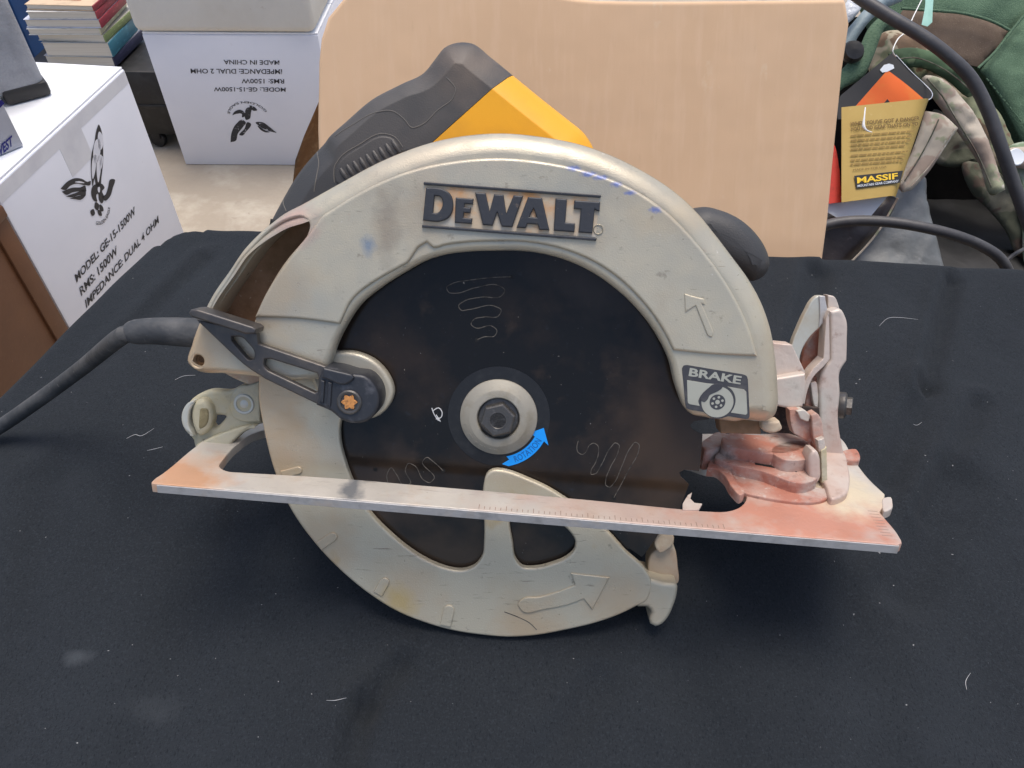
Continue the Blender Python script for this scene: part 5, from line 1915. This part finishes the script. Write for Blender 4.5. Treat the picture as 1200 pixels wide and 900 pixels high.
def gold(u, v, t=0.0):
    top = tl.lerp(tr, u)
    bt = bl.lerp(br, u)
    p = bt.lerp(top, v)
    z = 0.0
    return p, z


vs, fs = [], []
for side in (0, 1):
    for j in range(NV + 1):
        for i in range(NU + 1):
            u, v = i / NU, j / NV
            p, z = gold(u, v)
            curl = max(0, (u - 0.86) / 0.14)
            ex = Vector((0.001 * sin(curl * pi / 2) * v, 0.003 * curl * v))
            z = -0.007 * (1 - cos(curl * pi / 2)) + 0.003 * min(1, (1 - u) * 6)
            vs.append((p.x + ex.x, p.y + ex.y, z - side * 0.0007))
g0 = (NU + 1) * (NV + 1)
idx = lambda s, i, j: s * g0 + j * (NU + 1) + i
for j in range(NV):
    for i in range(NU):
        fs.append((idx(0, i, j), idx(0, i + 1, j), idx(0, i + 1, j + 1), idx(0, i, j + 1)))
        fs.append((idx(1, i, j), idx(1, i, j + 1), idx(1, i + 1, j + 1), idx(1, i + 1, j)))
for j in range(NV):
    for i in (0, NU):
        fs.append((idx(0, i, j), idx(0, i, j + 1), idx(1, i, j + 1), idx(1, i, j)))
for i in range(NU):
    for j in (0, NV):
        fs.append((idx(0, i, j), idx(1, i, j), idx(1, i + 1, j), idx(0, i + 1, j)))
mb.add(vs, fs)
mb.build('front_panel', m_gold, ht, angle=50)
# curled white edge
mb = MB()
ce = [(1088, 117, 0.000), (1092, 114, -0.006), (1092, 108, -0.014), (1084, 99, -0.0255), (1068, 84, -0.0255), (1050, 64.5, -0.0255)]
tube(mb, [(*tf(x, y, z), z) for x, y, z in ce], 0.0004, seg=6, step=0.003)
mb.build('card_edge', m_whitecard, ht)
mb = MB()
plate(mb, [tloop([(980, 126, 1), (985, 112, 1), (1045, 62, 1), (1050, 64, 1), (1064, 81), (1080, 95), (1092, 106), (1094, 113), (1086, 118, 1), (1083, 132, 1), (982, 140, 1)], -0.026)], -0.026, -0.0268, 0.0001, prof=[(0, 1), (1, 0)], sup=0.00005)
mb.v = [(x, y, z) for x, y, z in mb.v]
bp_ = mb.build('back_panel', m_blackcard, ht, angle=20)
flat_print([[(1040, 82, 1), (1060, 97), (1085, 118, 1), (1082, 128, 1), (998, 134, 1), (1003, 124, 1)]], lambda x, y: tf(x, y, -0.0255), -0.0255, 'orange_print', m_orange, ht)
flat_print([[(1033, 124, 1), (1040, 116, 1), (1046, 124, 1)]], lambda x, y: tf(x, y, -0.0251), -0.0251, 'black_triangle', m_blackcard, ht)
flat_print([[(1031, 82), (1036, 76), (1047, 76), (1048, 80), (1040, 84), (1034, 85)]], lambda x, y: tf(x, y, -0.0251), -0.0251, 'white_label', m_whitecard, ht)
mb = MB()
plate(mb, [tloop([(965, 150, 1), (978, 170), (984, 200, 1), (986, 237, 1), (960, 240, 1)], -0.006)], -0.006, -0.0068, 0.0001, prof=[(0, 1), (1, 0)], sup=0.00005)
mb.build('red_panel', m_red, ht, angle=20)
mb = MB()
plate(mb, [tloop([(962, 232, 1), (1045, 224, 1), (1020, 254, 1), (984, 257, 1), (962, 244, 1)], -0.014)], -0.014, -0.0148, 0.0001, prof=[(0, 1), (1, 0)], sup=0.00005)
mb.build('white_insert', m_whitecard, ht, angle=20)


def zt(x, y):
    return (960 + x / 5, y / 5)


TZ = 0.0042
line_text("WHEN YOU'VE GOT A DANGER", zt(183, 738), zt(588, 704), zt(183, 714), lambda x, y: tf(x, y, TZ), ht, TZ, m_gold_txt, off=0.02)
line_text("YOU NEED GEAR THAT'S ON YO", zt(183, 768), zt(580, 735), zt(183, 746), lambda x, y: tf(x, y, TZ), ht, TZ, m_gold_txt, off=0.02)
rnd = random.Random(5)
mb = MB()
for y0, xe in ((800, 556), (828, 546), (855, 536), (880, 520), (916, 520), (944, 508), (968, 498)):
    x = 185
    while x < xe - 12:
        w = rnd.uniform(14, 46)
        y = y0 - 0.075 * (x - 185)
        xw = min(x + w, xe)
        q = [tf(*zt(x, y), TZ), tf(*zt(xw, y - 0.075 * w), TZ), tf(*zt(xw, y - 0.075 * w - 9), TZ), tf(*zt(x, y - 9), TZ)]
        mb.add([(p.x, p.y, TZ) for p in q], [(0, 1, 2, 3)])
        x += w + 6
mb.build('small_print', material('faint_print', (0.27, 0.17, 0.04), 0.6), ht, angle=0)
line_text('MADE IN THE USA', zt(200, 1002), zt(395, 982), zt(200, 990), lambda x, y: tf(x, y, TZ), ht, TZ, m_gold_txt, off=0.0)
flat_print([[zt(205, 1030) + (1,), zt(492, 999) + (1,), zt(474, 1071) + (1,), zt(218, 1105) + (1,)]], lambda x, y: tf(x, y, TZ), TZ, 'logo_panel', m_blackcard, ht)
line_text('MASSIF', zt(222, 1076), zt(460, 1049), zt(220, 1040), lambda x, y: tf(x, y, TZ), ht, TZ + 0.0005, m_yellow_ink, off=0.03)
line_text('MOUNTAIN GEAR COMPANY', zt(224, 1098), zt(464, 1068), zt(224, 1084), lambda x, y: tf(x, y, TZ), ht, TZ + 0.0005, m_whitecard, off=0.01)
# string of the tag
P = [at_depth(1014, 126, 0.755), at_depth(1013, 136, 0.752), at_depth(1012, 148, 0.752), at_depth(1016, 153, 0.752), at_depth(1022, 155, 0.752)]
mb = MB()
tube(mb, P, [0.0006, 0.0007, 0.0016, 0.0008, 0.0004], seg=8, step=0.002)
o = mb.build('fastener_tip', m_string, None)
o.parent = ht
o.matrix_parent_inverse = TF.inverted()
px_tube([(1050, 66), (1046, 60), (1052, 46), (1062, 36), (1072, 16), (1082, -4)], [0.775, 0.77, 0.78, 0.80, 0.82, 0.83], 0.0006, 'string', m_string, ht, 6, 0.004)
# mint label
soft([(1085, -20, 1), (1096, -20, 1), (1093, 12), (1092.5, 26, 1), (1087, 31, 1), (1080, 29, 1), (1084, 8)], 0.865, 'label_strip', m_mint, 'narrow mint-green label strip hanging in front of the duffel bag', 'label', 0.001, 0.0004, 0.0003, 40, 0.003, seed=31, dense=0.003)

# thick black cables
m_cable = material('charcoal_cable', (0.052, 0.050, 0.052), 0.5, 0, [(60, (0.075, 0.072, 0.072), 0.5, 0.7, 4)], bump=(400, 0.15, 0.0008))
px_tube([(960, -40), (1003, -6), (1040, 18), (1080, 42), (1112, 66), (1138, 92), (1158, 130), (1174, 175), (1188, 215), (1205, 262), (1230, 330), (1250, 420)],
        [0.78, 0.76, 0.75, 0.745, 0.745, 0.75, 0.755, 0.76, 0.77, 0.78, 0.80, 0.85], 0.0062, 'cable', m_cable, None, 14, 0.006,
        'thick charcoal cable looping down in front of the green duffel bag', 'cable', 'charcoal cables')
px_tube([(940, 278), (968, 264), (1000, 259), (1040, 260), (1080, 266), (1120, 276), (1150, 288), (1172, 303), (1184, 325), (1190, 360)],
        [0.76, 0.755, 0.75, 0.745, 0.74, 0.74, 0.745, 0.75, 0.76, 0.78], 0.0052, 'cable', m_cable, None, 14, 0.006,
        'charcoal cable arching low just behind the table edge at right', 'cable', 'charcoal cables')
px_tube([(1175, 310), (1186, 300), (1200, 292), (1225, 282)], [0.80, 0.80, 0.81, 0.83], 0.0022, 'thin_cable', m_cable, None, 10, 0.006, 'thin dark cable at the right edge above the cloth', 'cable')
# small white/lavender item between foam box and cardboard
# ---- lint on the cloth
lint = [([(148, 514), (158, 509), (166, 510), (180, 501)], 'forked white lint thread on the cloth left of the shoe'),
        ([(172, 527), (180, 525), (190, 522)], 'short curled white lint thread left of the shoe tip'),
        ([(1030, 383), (1040, 374), (1055, 373), (1075, 376)], 'long pale hair on the cloth right of the upright pinkish bracket'),
        ([(1133, 808), (1132, 798), (1138, 788)], 'white lint thread near the lower right corner of the cloth'),
        ([(383, 822), (395, 826), (408, 823)], 'faint lint thread on the cloth below the lower guard'),
        ([(204, 443), (214, 438), (228, 437)], 'faint hair on the cloth just below the guard nose'),
        ([(1072, 488), (1078, 492), (1083, 490)], 'small bit of lint right of the dark nut')]
for px, lab in lint:
    P = [at_z(x, y, 0) for x, y in px]
    P = [Vector((p.x, p.y, cloth_h(p.xy) + 0.0004)) for p in P]
    mb = MB()
    tube(mb, P, [0.00006] + [0.00012] * (len(P) - 2) + [0.00005], seg=5, step=0.0008)
    o = mb.build('lint_thread', m_lint, None)
    tag(o, lab, 'lint', 'bits of lint on the cloth')
